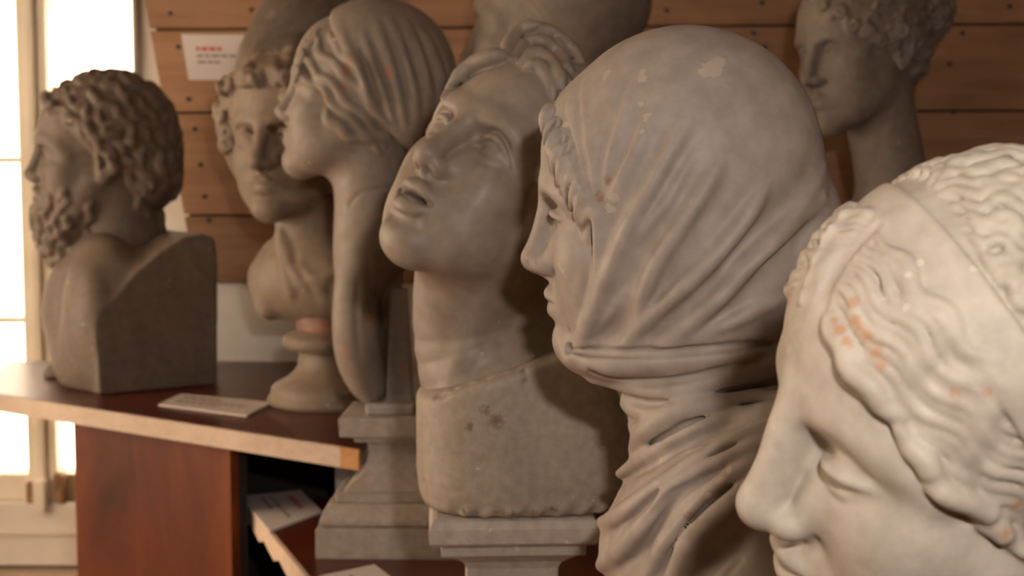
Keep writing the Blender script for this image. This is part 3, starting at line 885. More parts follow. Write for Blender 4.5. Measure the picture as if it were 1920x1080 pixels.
# ------------------------------------------------------------------ plasters
M_V = plaster('plaster_veil', (0.335, 0.282, 0.24), (0.295, 0.247, 0.21), chip=(0.43, 0.36, 0.275), stain=(0.20, 0.10, 0.055), scale=0.8)
M_G = plaster('plaster_cream', (0.42, 0.37, 0.305), (0.38, 0.33, 0.27), chip=(0.52, 0.46, 0.38), stain=(0.38, 0.19, 0.085), scale=0.9, rough=0.58)
M_T = plaster('plaster_tan', (0.285, 0.23, 0.18), (0.245, 0.195, 0.15), scale=1.0, rough=0.5, coat=0.05)
M_Tb = plaster('plaster_base', (0.36, 0.30, 0.235), (0.29, 0.235, 0.18), stain=(0.13, 0.07, 0.035), scale=1.4, bump=0.3)
M_S = plaster('plaster_grey', (0.29, 0.235, 0.185), (0.245, 0.20, 0.16), scale=1.0)
M_F = plaster('plaster_brown', (0.25, 0.185, 0.13), (0.20, 0.145, 0.10), scale=1.0)
M_H = plaster('plaster_dark', (0.185, 0.14, 0.105), (0.145, 0.108, 0.08), scale=1.2)
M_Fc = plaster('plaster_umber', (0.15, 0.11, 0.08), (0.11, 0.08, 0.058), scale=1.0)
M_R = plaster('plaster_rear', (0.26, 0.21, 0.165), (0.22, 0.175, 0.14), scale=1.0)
M_P = plaster('plaster_plinth', (0.43, 0.37, 0.31), (0.37, 0.31, 0.26), scale=1.2, bump=0.25)

ONLY = None
def want(n): return ONLY is None or n in ONLY

# ------------------------------------------------------------------ veiled woman
def veiled():
    S = Carve((-0.235, -0.19, -0.485), (0.235, 0.16, 0.165), 0.0019, (0.1272, 1.2013, 1.4122), (-3.9, -4.0, 79.9), 1.062)
    face(S, ears=False, eye='down')
    S.tube([(0, -0.03, -0.05), (0, -0.045, -0.26)], [0.058, 0.07], 0.02, pad=0.03)
    # veil over skull, cheeks and neck
    def veil(x, y, z):
        d = smin(sd_ell(x, y, z, (0, -0.013, 0.036), (0.088, 0.1005, 0.097)), sd_ell(x, y, z, (0, 0.014, -0.035), (0.080, 0.074, 0.090)), 0.05)
        d = smin(d, sd_ell(x, y, z, (0, -0.036, -0.06), (0.080, 0.072, 0.12)), 0.05)
        ye = np.interp(z, [-0.11, -0.08, -0.05, -0.02, 0, 0.02, 0.04, 0.06, 0.08, 0.1], [0.077, 0.066, 0.055, 0.049, 0.047, 0.054, 0.065, 0.077, 0.084, 0.09])
        return smax(d, y - ye, 0.003)
    S.fn((-0.2, -0.19, -0.30), (0.2, 0.13, 0.16), veil, 0.003, CLOTH)
    S.ell((0, -0.098, -0.085), (0.062, 0.036, 0.125), 0.006, t=CLOTH, pad=0.02)
    # wrap under the chin and round the neck
    S.ell((0, 0.024, -0.106), (0.070, 0.060, 0.026), 0.012, t=CLOTH, M=rot3(-6, 0, 0), pad=0.02)
    S.ell((0, -0.012, -0.150), (0.070, 0.054, 0.055), 0.02, t=CLOTH, pad=0.03)
    # shoulders and breast
    S.ell((0, -0.055, -0.345), (0.195, 0.090, 0.150), 0.04, t=CLOTH, pad=0.06)
    S.ell((0, -0.004, -0.295), (0.105, 0.066, 0.115), 0.03, t=CLOTH, pad=0.06)
    S.ell((0, -0.02, -0.46), (0.15, 0.085, 0.14), 0.03, t=CLOTH, pad=0.04)
    S.tube2([(-0.02, 0.045, -0.262), (-0.075, 0.0, -0.215), (-0.095, -0.06, -0.185), (-0.07, -0.11, -0.16)], [0.022, 0.034, 0.04, 0.035], 0.03, t=CLOTH, pad=0.04)
    px = S.hits
    # hair round the forehead, combed back under the veil
    fe = catmull([(1014, 200), (1023, 255), (1040, 325), (1066, 382), (1096, 438)], 6); ve = catmull([(1034, 186), (1052, 240), (1078, 300), (1106, 358), (1123, 402)], 6)
    S.tube2(px((fe * 0.55 + ve * 0.45)[2::4]), 0.0048, 0.004, t=HAIR)
    for i in range(12):
        u = 0.05 + i / 11 * 0.77; k0, k1 = int(u * (len(ve) - 1)), int(min(u + 0.17, 1) * (len(fe) - 1))
        a_, b_ = ve[k0], fe[k1]
        S.strand(px([a_, (a_ + b_) / 2 + (-7, -5), b_]), 0.0036, t=HAIR, sink=-0.3, k=0.0004, n=3)
        S.ridge(px([a_ + (2, 11), (a_ + b_) / 2 + (-5, 6), b_ + (2, 10)]), -0.0050, 0.0022, taper=False, mirror=True)
    S.strand(px([(1122, 392), (1112, 415), (1102, 440), (1106, 456)]), 0.0030, t=HAIR, sink=0.5, k=0.002, n=3)
    S.strand(px([(1116, 388), (1098, 408), (1094, 432), (1102, 450)]), 0.0030, t=HAIR, sink=0.0, k=0.002, n=3)
    # rolled hem beside the face
    yz = np.interp(np.linspace(0.05, -0.104, 12), [-0.11, -0.08, -0.05, -0.02, 0, 0.02, 0.04, 0.06], [0.077, 0.066, 0.055, 0.049, 0.047, 0.054, 0.065, 0.077])
    hem = np.array([S.side(y_ - 0.004, z_) for y_, z_ in zip(yz, np.linspace(0.05, -0.104, 12))])
    S.tube2(hem + (0.002, 0, 0), [.002, .003, .0035, .004, .0045, .0045, .0045, .0045, .0045, .0045, .004, .003], 0.005, t=CLOTH)
    S.ridge(hem + (0, 0.012, 0), 0.0025, 0.008, taper=False, mirror=True)
    # pleats fanning to the temple
    for L in ([(1180, 152), (1148, 235), (1128, 309), (1122, 383)], [(1090, 150), (1087, 235), (1097, 309), (1118, 388)], [(1060, 185), (1072, 270), (1090, 330), (1116, 386)]):
        S.ridge(px(L), -0.0036, 0.0022, mirror=True)
        S.ridge(px([(x + 9, y) for x, y in L]), 0.0016, 0.004, mirror=True)
    L = [(1204, 196), (1180, 262), (1150, 325), (1128, 372)]
    S.ridge(px(L), -0.004, 0.0032, mirror=True); S.ridge(px([(x + 15, y + 8) for x, y in L]), 0.004, 0.007, mirror=True)
    # folds pulled from crown and nape to the chin
    F = [([(1292, 222), (1246, 303), (1202, 383), (1165, 452), (1140, 514), (1115, 588), (1093, 644)], .0055, .0085),
         ([(1297, 292), (1251, 377), (1212, 427), (1185, 470)], .003, .007),
         ([(1352, 304), (1307, 377), (1258, 452), (1227, 501), (1208, 551), (1190, 600)], .006, .009),
         ([(1440, 346), (1394, 421), (1338, 489), (1270, 551), (1220, 594), (1168, 646)], .0065, .009),
         ([(1545, 310), (1487, 408), (1419, 470), (1355, 522)], .006, .009),
         ([(1545, 372), (1450, 462), (1394, 513), (1332, 576), (1236, 652)], .0065, .0095),
         ([(1175, 540), (1148, 582), (1118, 624)], .004, .006),
         ([(1470, 560), (1380, 600), (1300, 636)], .004, .008)]
    for L, h, w in F:
        P_ = px(L); Pa = px([(x + 25, y + 16) for x, y in L]); Pb = px([(x - 22, y - 13) for x, y in L])
        S.ridge(P_, 1.35 * h, w * 0.48, mirror=True, p=1.8); S.ridge(P_, 0.5 * h, w * 1.0, mirror=True)
        S.ridge(Pa, -0.6 * h, w * 0.95, mirror=True)
        S.ridge(Pb, -0.45 * h, w * 0.9, mirror=True)
    # creases under the chin
    for L, h in (([(1070, 655), (1100, 660), (1164, 663), (1260, 660), (1366, 651), (1448, 644)], .0075), ([(1112, 700), (1183, 714), (1270, 712), (1361, 690), (1450, 664)], .0045), ([(1160, 742), (1207, 754), (1246, 756), (1356, 736), (1450, 716)], .0055), ([(1180, 786), (1215, 790), (1250, 775)], .004)):
        S.ridge(px(L), -1.3 * h, 0.0036, taper=False, mirror=True)
        S.ridge(px([(x, y + 18) for x, y in L]), 0.9 * h, 0.008, taper=False, mirror=True)
        S.ridge(px([(x, y - 12) for x, y in L]), 0.25 * h, 0.006, taper=False, mirror=True)
    # heavy folds of the mantle over the shoulder
    cv = lambda L: [(1000 + 0.4817 * u_, 560 + 0.4817 * v_) for u_, v_ in L]
    H = [[(385, 585), (430, 520), (540, 445), (700, 415), (850, 398), (1000, 370)], [(335, 680), (450, 610), (600, 525), (760, 470), (900, 432), (1000, 410)],
         [(262, 868), (330, 850), (460, 760), (600, 660), (760, 565), (900, 508), (1000, 480)], [(258, 1040), (340, 980), (440, 880), (540, 765), (640, 685), (780, 615), (900, 565), (1000, 530)],
         [(440, 1090), (520, 955), (600, 845), (700, 750), (830, 665), (960, 600)], [(540, 1090), (640, 930), (735, 830), (840, 750), (980, 660)]]
    G_ = [[(410, 610), (480, 560), (600, 492), (760, 442), (920, 408)], [(340, 715), (440, 660), (560, 585), (700, 520), (920, 466)], [(290, 915), (420, 825), (520, 730), (620, 660), (760, 590), (920, 525)],
          [(340, 1050), (430, 960), (500, 850), (580, 750), (680, 690), (820, 625)], [(470, 1100), (570, 920), (660, 815), (760, 735), (900, 650)], [(620, 1100), (700, 985), (800, 885), (900, 800)]]
    HP = [px(cv(L)) for L in H]; GP = [px(cv(L)) for L in G_]
    for j, P_ in enumerate(HP): S.strand(P_, (0.0088, 0.0062) if j < 5 else (0.012, 0.009), t=CLOTH, sink=0.18, k=0.007, mirror=False, n=3)
    for j, P_ in enumerate(GP): S.ridge(P_, -0.0045 if j < 5 else -0.02, 0.0042 if j < 5 else 0.009, p=2.0)
    for L in ([(560, 600), (700, 545), (880, 490)], [(420, 880), (520, 780), (600, 720)], [(470, 960), (560, 830), (640, 750)], [(690, 1090), (760, 1000), (830, 940)], [(740, 1090), (800, 1020)]): S.ridge(px(cv(L)), -0.0035, 0.0028)
    # chips and stains
    for x, y, r in ((1336, 128, .0070), (1322, 138, .005), (1350, 116, .0045), (1205, 148, .0036), (1206, 134, .0028), (1060, 233, .0028), (1203, 195, .002), (1150, 372, .004), (1143, 390, .004), (1290, 846, .0022), (1240, 862, .002), (1350, 900, .003), (1366, 880, .003), (1330, 930, .003), (1395, 905, .003)): S.chips.append((S.hit(x, y), r))
    for x, y, r in ((1067, 617, .004), (1090, 222, .002), (988, 492, .003), (1005, 494, .0025), (1126, 370, .005), (1140, 338, .004), (1296, 968, .006)): S.stains.append((S.hit(x, y), r))
    S.floor_cut(ZL + 0.0008)
    root = empty('veiled_bust', S.loc, S.rot, S.scale)
    tag(root, 'plaster bust of a veiled woman, cloth wrapped round head and chin, centre right', 'bust')
    S.build(root, {HEAD: 'face', HAIR: 'hair', CLOTH: 'veil'}, M_V)
if want('V'): veiled()

# ------------------------------------------------------------------ near head with a hair band
def banded():
    S = Carve((-0.125, -0.145, -0.30), (0.125, 0.135, 0.15), 0.0016, pt(1832, 759, 0.75), (-8.4, -18.8, 100.5), 1.058)
    face(S, ears=False, eye='down', shut=0.0025, socket=0.85, nosew=1.22, fore=-0.006, skull=(0.074, 0.094, 0.080))
    S.tube([(0, -0.02, -0.05), (0, -0.045, -0.30)], [0.054, 0.064], 0.02, pad=0.03)
    px = S.hits
    A = np.array([0, 0.080, 0.056]); n = np.array([0, 0.70, -0.714])
    hp = lambda x, y, z: (y - A[1]) * n[1] + (z - A[2]) * n[2] - 0.22 * np.abs(x)
    def hair(x, y, z):
        return smax(sd_ell(x, y, z, (0, -0.014, 0.033), (0.0815, 0.0985, 0.0865)), hp(x, y, z), 0.012)
    S.fn((-0.12, -0.14, -0.1), (0.12, 0.13, 0.15), hair, 0.006, HAIR)
    S.ell((0, -0.10, 0.01), (0.045, 0.035, 0.04), 0.02, t=HAIR, pad=0.03)
    # band plane
    c = px([(1672, 398), (1720, 455), (1780, 530), (1840, 610), (1900, 690)])
    yz = c[:, 1:]; m = yz.mean(0); u, s_, vt = np.linalg.svd(yz - m); nb = vt[1]
    nb = np.array([0, nb[0], nb[1]]); cb = float(nb[1] * m[0] + nb[2] * m[1])
    hm = lambda x, y, z: (hp(x, y, z) < -0.004) * 1.0
    front = [[(1645, 440), (1700, 505), (1762, 580), (1832, 655), (1905, 730)],
             [(1612, 462), (1668, 508), (1735, 588), (1815, 680), (1925, 775)],
             [(1585, 490), (1640, 540), (1708, 622), (1800, 712), (1925, 815)],
             [(1562, 525), (1612, 582), (1682, 662), (1785, 748), (1925, 862)],
             [(1550, 560), (1592, 624), (1658, 702), (1765, 788), (1925, 912)],
             [(1552, 595), (1580, 655), (1640, 730), (1745, 822), (1925, 965)],
             [(1690, 800), (1730, 858), (1765, 900), (1830, 955), (1930, 1035)]]
    gf = [px(l) for l in front]
    rear = [[(1752, 300), (1800, 282), (1860, 264), (1930, 255)], [(1748, 325), (1800, 318), (1860, 300), (1930, 300)], [(1752, 350), (1805, 352), (1860, 345), (1930, 352)],
            [(1775, 388), (1825, 394), (1875, 388), (1930, 400)], [(1800, 425), (1848, 432), (1890, 440), (1930, 458)], [(1830, 468), (1872, 486), (1905, 505), (1935, 528)], [(1862, 512), (1895, 540), (1918, 565), (1940, 590)]]
    gr = [px(l) for l in rear]
    far = [[(1630, 408), (1604, 400), (1582, 408)], [(1614, 428), (1584, 426), (1560, 432)], [(1600, 446), (1566, 452), (1542, 460)], [(1586, 466), (1552, 478), (1526, 490)], [(1572, 488), (1540, 504), (1514, 518)], [(1560, 512), (1532, 530), (1505, 548)], [(1550, 540), (1528, 558), (1498, 576)]]
    gfar = [px(l) for l in far]
    S.locks(gf, 2, (0.0028, 0.0045), HAIR, sink=-0.15, k=0.0012, wave=0.0030, nw=3.2, jit=0.2, seed=2, m=14, groove=0.0012)
    S.locks(gr, 2, (0.0028, 0.0040), HAIR, sink=-0.15, k=0.0012, wave=0.0024, nw=1.8, jit=0.2, seed=3, groove=0.0012)
    S.locks(gfar, 2, 0.0032, HAIR, sink=0.15, k=0.0012, wave=0.0016, nw=1.2, jit=0.15, seed=4, mirror=False, m=8, groove=0.0008)
    # crown and nape behind what is seen
    back = []
    for i in range(13):
        a = rad(-112 + 230 * i / 12)
        back.append(S.near(np.array([(0.085 * math.sin(rad(b)) * math.sin(a), -0.03 - 0.085 * math.sin(rad(b)) * math.cos(a), 0.033 + 0.09 * math.cos(rad(b))) for b in ((10, 30, 50, 70, 95) if a > -0.95 else (34, 50, 65, 80, 95))])))
    S.locks(back, 3, 0.0046, HAIR, sink=0.1, wave=0.0024, nw=2.2, jit=0.2, seed=5, mirror=False, groove=0.002)
    # heavy lock rolled over the temple, hair edge
    S.strand(px([(1552, 590), (1570, 640), (1598, 690), (1640, 740), (1690, 782)]), 0.0052, t=HAIR, sink=0.1, wave=0.0015, nw=2.5, mirror=False)
    S.strand(px([(1684, 806), (1720, 850), (1752, 898), (1808, 940), (1870, 985), (1930, 1040)]), 0.0056, t=HAIR, sink=0.1, wave=0.0018, nw=2.5)
    S.fn((-0.12, -0.14, -0.1), (0.12, 0.13, 0.15), lambda x, y, z: np.maximum(smax(sd_ell(x, y, z, (0, -0.014, 0.033), (0.0865, 0.1035, 0.0915)), np.abs(nb[1] * y + nb[2] * z - cb) - 0.0122, 0.002), hp(x, y, z) + 0.006), 0.0008, BAND)
    S.ridge(px([(1640, 422), (1605, 458), (1572, 500), (1548, 545), (1540, 580)]), -0.0035, 0.0024, taper=False)
    fan = catmull(np.array([[c_ for p_ in l for c_ in p_] for l in far], float), 2).reshape(-1, 3, 2)
    for l in fan: S.ridge(S.near(px(l)), -0.0032, 0.0017, taper=False)
    for x, y, r in ((1600, 600, .004), (1612, 615, .004), (1625, 632, .0045), (1575, 620, .004), (1590, 640, .004), (1640, 660, .005), (1655, 680, .004), (1790, 735, .003), (1890, 1000, .005), (1905, 950, .004), (1600, 565, .004), (1565, 600, .003), (1850, 735, .003), (1480, 560, .005), (1500, 470, .004)): S.stains.append((S.hit(x, y), r))
    for x, y, r in ((1828, 505, .0018), (1725, 495, .002), (1705, 515, .0018), (1700, 575, .002), (1660, 560, .0015)): S.chips.append((S.hit(x, y), r))
    root = empty('banded_head', S.loc, S.rot, S.scale)
    tag(root, 'large cream plaster head with wavy hair and smooth band, nearest at right edge', 'bust')
    S.build(root, {HEAD: 'face', HAIR: 'hair', BAND: 'hair_band'}, M_G)
    nb_ = S.loc + S.scale * (S.R @ np.array([0, -0.045, -0.285]))
    o = lathe('neck_socle', [(.10, ZL + .0008 - nb_[2]), (.10, ZL + .03 - nb_[2]), (.075, ZL + .05 - nb_[2]), (.066, -.01), (.06, 0.03)], M_G, None, loc=nb_)
    bpy.context.view_layer.update(); o.parent = root; o.matrix_parent_inverse = root.matrix_world.inverted()
if want('G'): banded()

# ------------------------------------------------------------------ upturned face
def upturned():
    S = Carve((-0.125, -0.17, -0.36), (0.125, 0.135, 0.165), 0.0019, pt(953, 345, 1.5), (33.0, -17.0, 136.0), 1.09)
    face(S, ears=False, eye='up', mouth_open=0.0065, lips=1.05, width=0.89, nosew=1.08, lid=1.15, socket=1.1, chin=-0.009)
    # long neck down to the base
    tgt = S.local(pt(950, 768, 1.56)); t2 = S.local(pt(888, 600, 1.55))
    S.tube([(0, -0.004, -0.05), tuple(t2), tuple(tgt)], [0.056, 0.058, 0.078], 0.022, pad=0.03, t=HEAD)
    S.tube([tuple(S.local(pt(990, 640, 1.58))), tuple(S.local(pt(1010, 760, 1.56)))], [0.045, 0.075], 0.03, pad=0.03, t=HEAD)
    S.tube([tuple(S.local(pt(985, 470, 1.56))), tuple(S.local(pt(1005, 560, 1.57))), tuple(S.local(pt(1015, 680, 1.58)))], [0.045, 0.05, 0.055], 0.02, pad=0.03, t=HEAD)
    px = S.hits
    # sinew at the side of the neck
    S.ridge(px([(960, 500), (905, 590), (850, 700), (822, 740)]), 0.003, 0.012); S.ridge(px([(1000, 560), (940, 640), (880, 710)]), -0.003, 0.012)
    # lifted, sorrowful brows
    S.ridge([(-0.052, 0.064, 0.018), (-0.03, 0.088, 0.026), (-0.012, 0.092, 0.030)], 0.003, 0.008, mirror=True)
    A = np.array([0, 0.072, 0.082]); n = np.array([0, 0.62, -0.785])
    hp = lambda x, y, z: (y - A[1]) * n[1] + (z - A[2]) * n[2] - 0.02 * np.abs(x)
    def hair(x, y, z):
        return smax(sd_ell(x, y, z, (0, -0.02, 0.040), (0.086, 0.102, 0.094)), hp(x, y, z), 0.01)
    S.fn((-0.12, -0.16, -0.1), (0.12, 0.13, 0.16), hair, 0.005, HAIR)
    S.tube2([(0.0, 0.066, 0.092), (-0.035, 0.060, 0.086), (-0.064, 0.036, 0.062), (-0.077, 0.012, 0.030), (-0.080, -0.004, -0.005), (-0.074, -0.014, -0.05)], [0.010, 0.0125, 0.0125, 0.011, 0.010, 0.007], 0.003, t=HAIR)
    for o_ in (-0.004, 0.004): S.ridge(S.near(np.array([(0.004, 0.074, 0.098), (0.035, 0.068 + o_, 0.094 + o_), (0.066, 0.044 + o_, 0.068 + o_), (0.08, 0.016, 0.034)])), -0.003, 0.0022, mirror=True)
    gd = []
    for i in range(9):
        x = 0.078 * i / 8; u = i / 8
        gd.append(S.near(np.array([(-x, 0.070 - 0.062 * u ** 1.6, 0.094 - 0.10 * u ** 2), (-x * 1.05 - 0.012, 0.045 - 0.06 * u, 0.118 - 0.10 * u ** 2), (-x * 1.0 - 0.02, 0.0 - 0.06 * u, 0.13 - 0.11 * u ** 2), (-x - 0.012, -0.05 - 0.05 * u, 0.115 - 0.12 * u ** 2), (-x * .9, -0.09 - 0.03 * u, 0.07 - 0.10 * u)])))
    S.locks(gd, 2, (0.0055, 0.006), HAIR, sink=-0.1, k=0.0016, wave=0.0045, nw=1.8, jit=0.25, seed=11, groove=0.0014)
    # the two big locks that rise from the brow
    q_ = S.near(px([(1010, 96), (1040, 96)]))
    for q2 in q_: S.ell(q2, (0.020, 0.020, 0.018), 0.012, t=HAIR, pad=0.02)
    for l in ([(958, 112), (966, 76), (996, 54), (1036, 64), (1070, 92), (1092, 118)], [(966, 114), (984, 86), (1016, 78), (1046, 100), (1070, 132)], [(948, 112), (958, 80), (980, 56), (1012, 46)], [(976, 120), (1004, 102), (1030, 116), (1048, 142), (1056, 172)], [(985, 128), (1010, 126), (1030, 150), (1038, 182)], [(940, 118), (905, 126), (865, 150), (832, 186)], [(952, 108), (920, 108), (880, 126), (842, 162)]):
        P_ = S.near(px(l))
        S.strand(P_, 0.0068, t=HAIR, sink=-0.2, k=0.002, mirror=False, n=4)
        S.ridge(S.near(catmull(P_, 2)), -0.0022, 0.0020)
    for l in ([(1012, 330), (1006, 380), (990, 425), (994, 455)], [(1022, 220), (1024, 290), (1014, 350)]): S.strand(px(l), 0.0075, t=HAIR, sink=0.0, k=0.002, mirror=True, wave=.002, nw=1.5)
    root = empty('upturned_bust', S.loc, S.rot, S.scale)
    tag(root, 'plaster bust of an upturned face with parted lips, left of the veiled woman', 'bust')
    S.build(root, {HEAD: 'face', HAIR: 'hair'}, M_T)
    # rough cut base that takes the neck
    c = pt(985, 840, 1.55)
    Bc = Carve((-0.135, -0.12, -0.13), (0.135, 0.12, 0.13), 0.0022, c, (0, 0, 8), 1.0)
    def blk(x, y, z):
        w = 1.0 + 0.9 * np.clip(-(z + 0.02), 0, 1)
        return (((np.abs(x * w) / 0.112) ** 3.0 + (np.abs(y * w) / 0.092) ** 3.0) ** (1 / 3.0) - 1) * 0.09
    Bc.fn((-0.2, -0.2, -0.2), (0.2, 0.2, 0.2), blk, 0.0, BASE)
    Bc.slabcut((0, 0, pt(950, 972, 1.47)[2] + 0.0005 - c[2]), (0, 0, -1), 0.012)
    a = Bc.local(pt(800, 745, 1.47)); b = Bc.local(pt(1050, 664, 1.47)); cc = a + np.array([0.0, 0.16, -0.004])
    nn = np.cross(b - a, cc - a); nn = nn if nn[2] > 0 else -nn
    Bc.slabcut(a, nn, 0.010)
    Bc.slabcut(Bc.local(pt(1150, 715, 1.5)), (0.9, -0.1, 0.55), 0.03)
    for k in range(26):
        u = k / 25; p = a + (b - a) * u
        Bc.ridge(Bc.near(np.array([p, p + (0.01, -0.004, 0.0)])), (-0.0035 if k % 3 else 0.002), 0.004, taper=False)
    for k in range(16):
        p = np.array([-0.09 + 0.18 * k / 15, -0.09, pt(950, 968, 1.47)[2] - c[2]]); Bc.ridge(Bc.near(np.array([p, p + (0.006, 0, 0.003)])), 0.003 if k % 2 else -0.002, 0.005, taper=False)
    Bc.ridge(Bc.hits([(985, 684), (984, 700), (986, 716)]), -0.003, 0.0018, taper=False)
    for x, y, r in ((985, 712, .003), (860, 720, .004), (830, 732, .004), (900, 702, .003), (815, 780, .0025), (910, 770, .008), (930, 790, .010), (880, 800, .006), (795, 900, .004), (960, 966, .006), (1000, 966, .006), (800, 960, .005), (1040, 955, .005), (870, 960, .004), (945, 690, .003)): Bc.stains.append((Bc.hit(x, y), r))
    rb = root
    o = Bc.build(None, {BASE: 'bust_base'}, M_Tb)[BASE]
    o.matrix_world = Matrix.Translation(Vector(c)) @ Euler(Bc.rot).to_matrix().to_4x4()
    bpy.context.view_layer.update()
    mw = o.matrix_world.copy(); o.parent = root; o.matrix_parent_inverse = root.matrix_world.inverted(); o.matrix_world = mw
if want('T'): upturned()

def scatter(S, c, r, n, keep, seed):
    """n points spread over an ellipsoid (own axes), kept where keep(p) holds, pulled on the surface"""
    out = []; g = math.pi * (3 - math.sqrt(5)); rn = random.Random(seed)
    for i in range(n):
        z = 1 - 2 * (i + 0.5) / n; q = math.sqrt(1 - z * z); a = g * i
        p = np.array(c) + np.array(r) * (q * math.cos(a), q * math.sin(a), z) + np.array([rn.uniform(-1, 1) for _ in range(3)]) * 0.004
        if keep(p): out.append(p)
    return S.near(np.array(out)) if out else np.zeros((0, 3))

def plinth(name, label, center, z0, prof, mat, ang=0.0, square=True, group=None, parts=None):
    """moulded block; parts = list of (part name, profile)"""
    root = empty(name, (center[0], center[1], z0))
    tag(root, label, 'plinth', group)
    for nm, pr in parts:
        o = lathe(nm, pr, mat, root, n=64, square=square, ang=ang)
        if square:
            bm = bmesh.new(); bm.from_mesh(o.data)
            ed = [e_ for e_ in bm.edges if len(e_.link_faces) == 2 and e_.calc_face_angle(0) > 0.9]
            bmesh.ops.bevel(bm, geom=ed, offset=0.0016, segments=2, profile=0.6, affect='EDGES')
            bm.to_mesh(o.data); bm.free()
    return root
def curve_prof(r0, z0, r1, z1, depth, n=9):
    """scotia: hollow curve between two radii"""
    out = []
    for i in range(n):
        u = i / (n - 1); r = r0 + (r1 - r0) * u
        out.append((min(r0, r1) - depth + (abs(r0 - min(r0, r1)) + depth) * (1 - u) ** 2.2 + (abs(r1 - min(r0, r1)) + depth) * u ** 2.2, z0 + (z1 - z0) * u))
    return out

# ------------------------------------------------------------------ woman in a net cap, profile
def netcap():
    S = Carve((-0.125, -0.17, -0.47), (0.125, 0.135, 0.165), 0.0024, (-0.215, 2.1154, 1.5339), (8.1, 0.0, 83.3), 1.003)
    face(S, ears=False)
    px = S.hits
    L_ = lambda x, y, D=2.115: S.local(pt(x, y, D))
    S.tube([(0, -0.02, -0.045), L_(700, 370), L_(700, 470)], [0.056, 0.055, 0.052], 0.022, pad=0.03)
    # tongue-shaped breast below the neck, cut thin
    S.tube([L_(692, 430), L_(676, 520), L_(668, 610), L_(674, 680), L_(694, 735)], [0.042, 0.036, 0.034, 0.030, 0.014], 0.02, pad=0.03)
    for dx in (-1, 1):
        S.tube([L_(690, 470) + (dx * .04, 0, 0), L_(676, 560) + (dx * .055, -.004, 0), L_(676, 640) + (dx * .045, -.006, 0), L_(692, 715) + (dx * .01, 0, 0)], [0.026, 0.030, 0.028, 0.014], 0.03, pad=0.035)
    A = np.array([0, 0.080, 0.066]); n = np.array([0, 0.74, -0.67])
    def hair(x, y, z):
        d = sd_ell(x, y, z, (0, -0.012, 0.030), (0.088, 0.100, 0.092))
        return smax(d, (y - A[1]) * n[1] + (z - A[2]) * n[2] - 0.15 * np.abs(x), 0.008)
    S.fn((-0.12, -0.16, -0.1), (0.12, 0.13, 0.16), hair, 0.004, HAIR)
    A2 = np.array([0, 0.045, 0.10]); n2 = np.array([0, 0.80, -0.60])
    def cap(x, y, z):
        d = smin(sd_ell(x, y, z, (0, -0.022, 0.040), (0.094, 0.108, 0.102)), sd_ell(x, y, z, (0, -0.085, -0.005), (0.07, 0.05, 0.06)), 0.04)
        return smax(d, (y - A2[1]) * n2[1] + (z - A2[2]) * n2[2], 0.008)
    S.fn((-0.12, -0.17, -0.1), (0.12, 0.13, 0.165), cap, 0.003, CLOTH)
    # waved hair round the face
    W = [[(578, 88), (572, 110), (590, 130), (612, 150), (640, 176), (668, 205), (700, 232), (728, 262)], [(566, 112), (560, 130), (584, 152), (610, 172), (632, 200), (660, 228), (696, 252), (722, 276)],
         [(598, 70), (600, 95), (622, 118), (650, 140), (675, 170), (700, 200), (724, 232)], [(612, 205), (622, 230), (648, 248), (684, 262), (716, 284)], [(620, 62), (632, 90), (655, 112), (682, 140)]]
    for i, l in enumerate(W): S.strand(px(l), 0.0075, t=HAIR, sink=0.1, k=0.002, wave=0.0035, nw=len(l) * 0.45, ph=i * 2.0)
    for x, y in ((574, 84), (566, 102), (560, 120), (558, 136), (590, 68)): S.curl(S.hit(x, y), 0.004, 0.009, HAIR, seed=x)
    # pleats of the cap
    C = [[(680, 60), (700, 120), (722, 180), (738, 240)], [(705, 40), (728, 100), (748, 170), (758, 235)], [(730, 35), (758, 100), (776, 160), (782, 220)], [(760, 40), (788, 100), (803, 150), (806, 190)], [(790, 55), (815, 100), (828, 140), (830, 160)], [(660, 70), (676, 130), (700, 190), (722, 240)], [(640, 55), (655, 100), (672, 140)]]
    for l in C:
        S.ridge(px(l), 0.005, 0.007, mirror=True); S.ridge(px([(x + 12, y) for x, y in l]), -0.004, 0.005, mirror=True)
    S.ridge(px([(655, 62), (672, 130), (692, 180), (718, 235), (738, 282)]), 0.004, 0.006, mirror=True)
    # seam where neck was cast on
    S.ridge(px([(655, 385), (672, 364), (700, 356), (735, 350)]), -0.003, 0.0025, taper=False)
    for l in ([(690, 470), (700, 540), (712, 600)], [(672, 520), (668, 600), (676, 680)], [(700, 560), (708, 620), (706, 690)]): S.ridge(px(l), -0.0035, 0.004)
    for x, y, r in ((650, 122, .009), (648, 135, .008), (653, 110, .005), (728, 132, .008), (731, 145, .006), (729, 184, .004), (736, 256, .006), (610, 182, .007), (640, 255, .006), (664, 108, .005), (645, 165, .006), (680, 268, .006), (655, 368, .005), (646, 656, .006), (694, 600, .006)): S.stains.append((S.hit(x, y), r))
    root = empty('netcap_bust', S.loc, S.rot, S.scale)
    tag(root, 'plaster profile bust of a woman in a pleated hair cap, long tongue-shaped breast', 'bust')
    S.build(root, {HEAD: 'face', HAIR: 'hair', CLOTH: 'cap'}, M_S)
    # prop that holds the hollow cast up
    p0, p1 = pt(750, 772, 2.13), pt(752, 540, 2.13)
    M_prop = plaster('plaster_prop', (0.40, 0.38, 0.36), (0.33, 0.31, 0.30))
    w = 0.019
    v = [(p0[0] + sx * w * k, p0[1] + sy * w, z) for z, k in ((p0[2], 1.25), (p0[2] + .02, 1.0), (p1[2], 0.55)) for sx, sy in ((-1, -1), (1, -1), (1, 1), (-1, 1))]
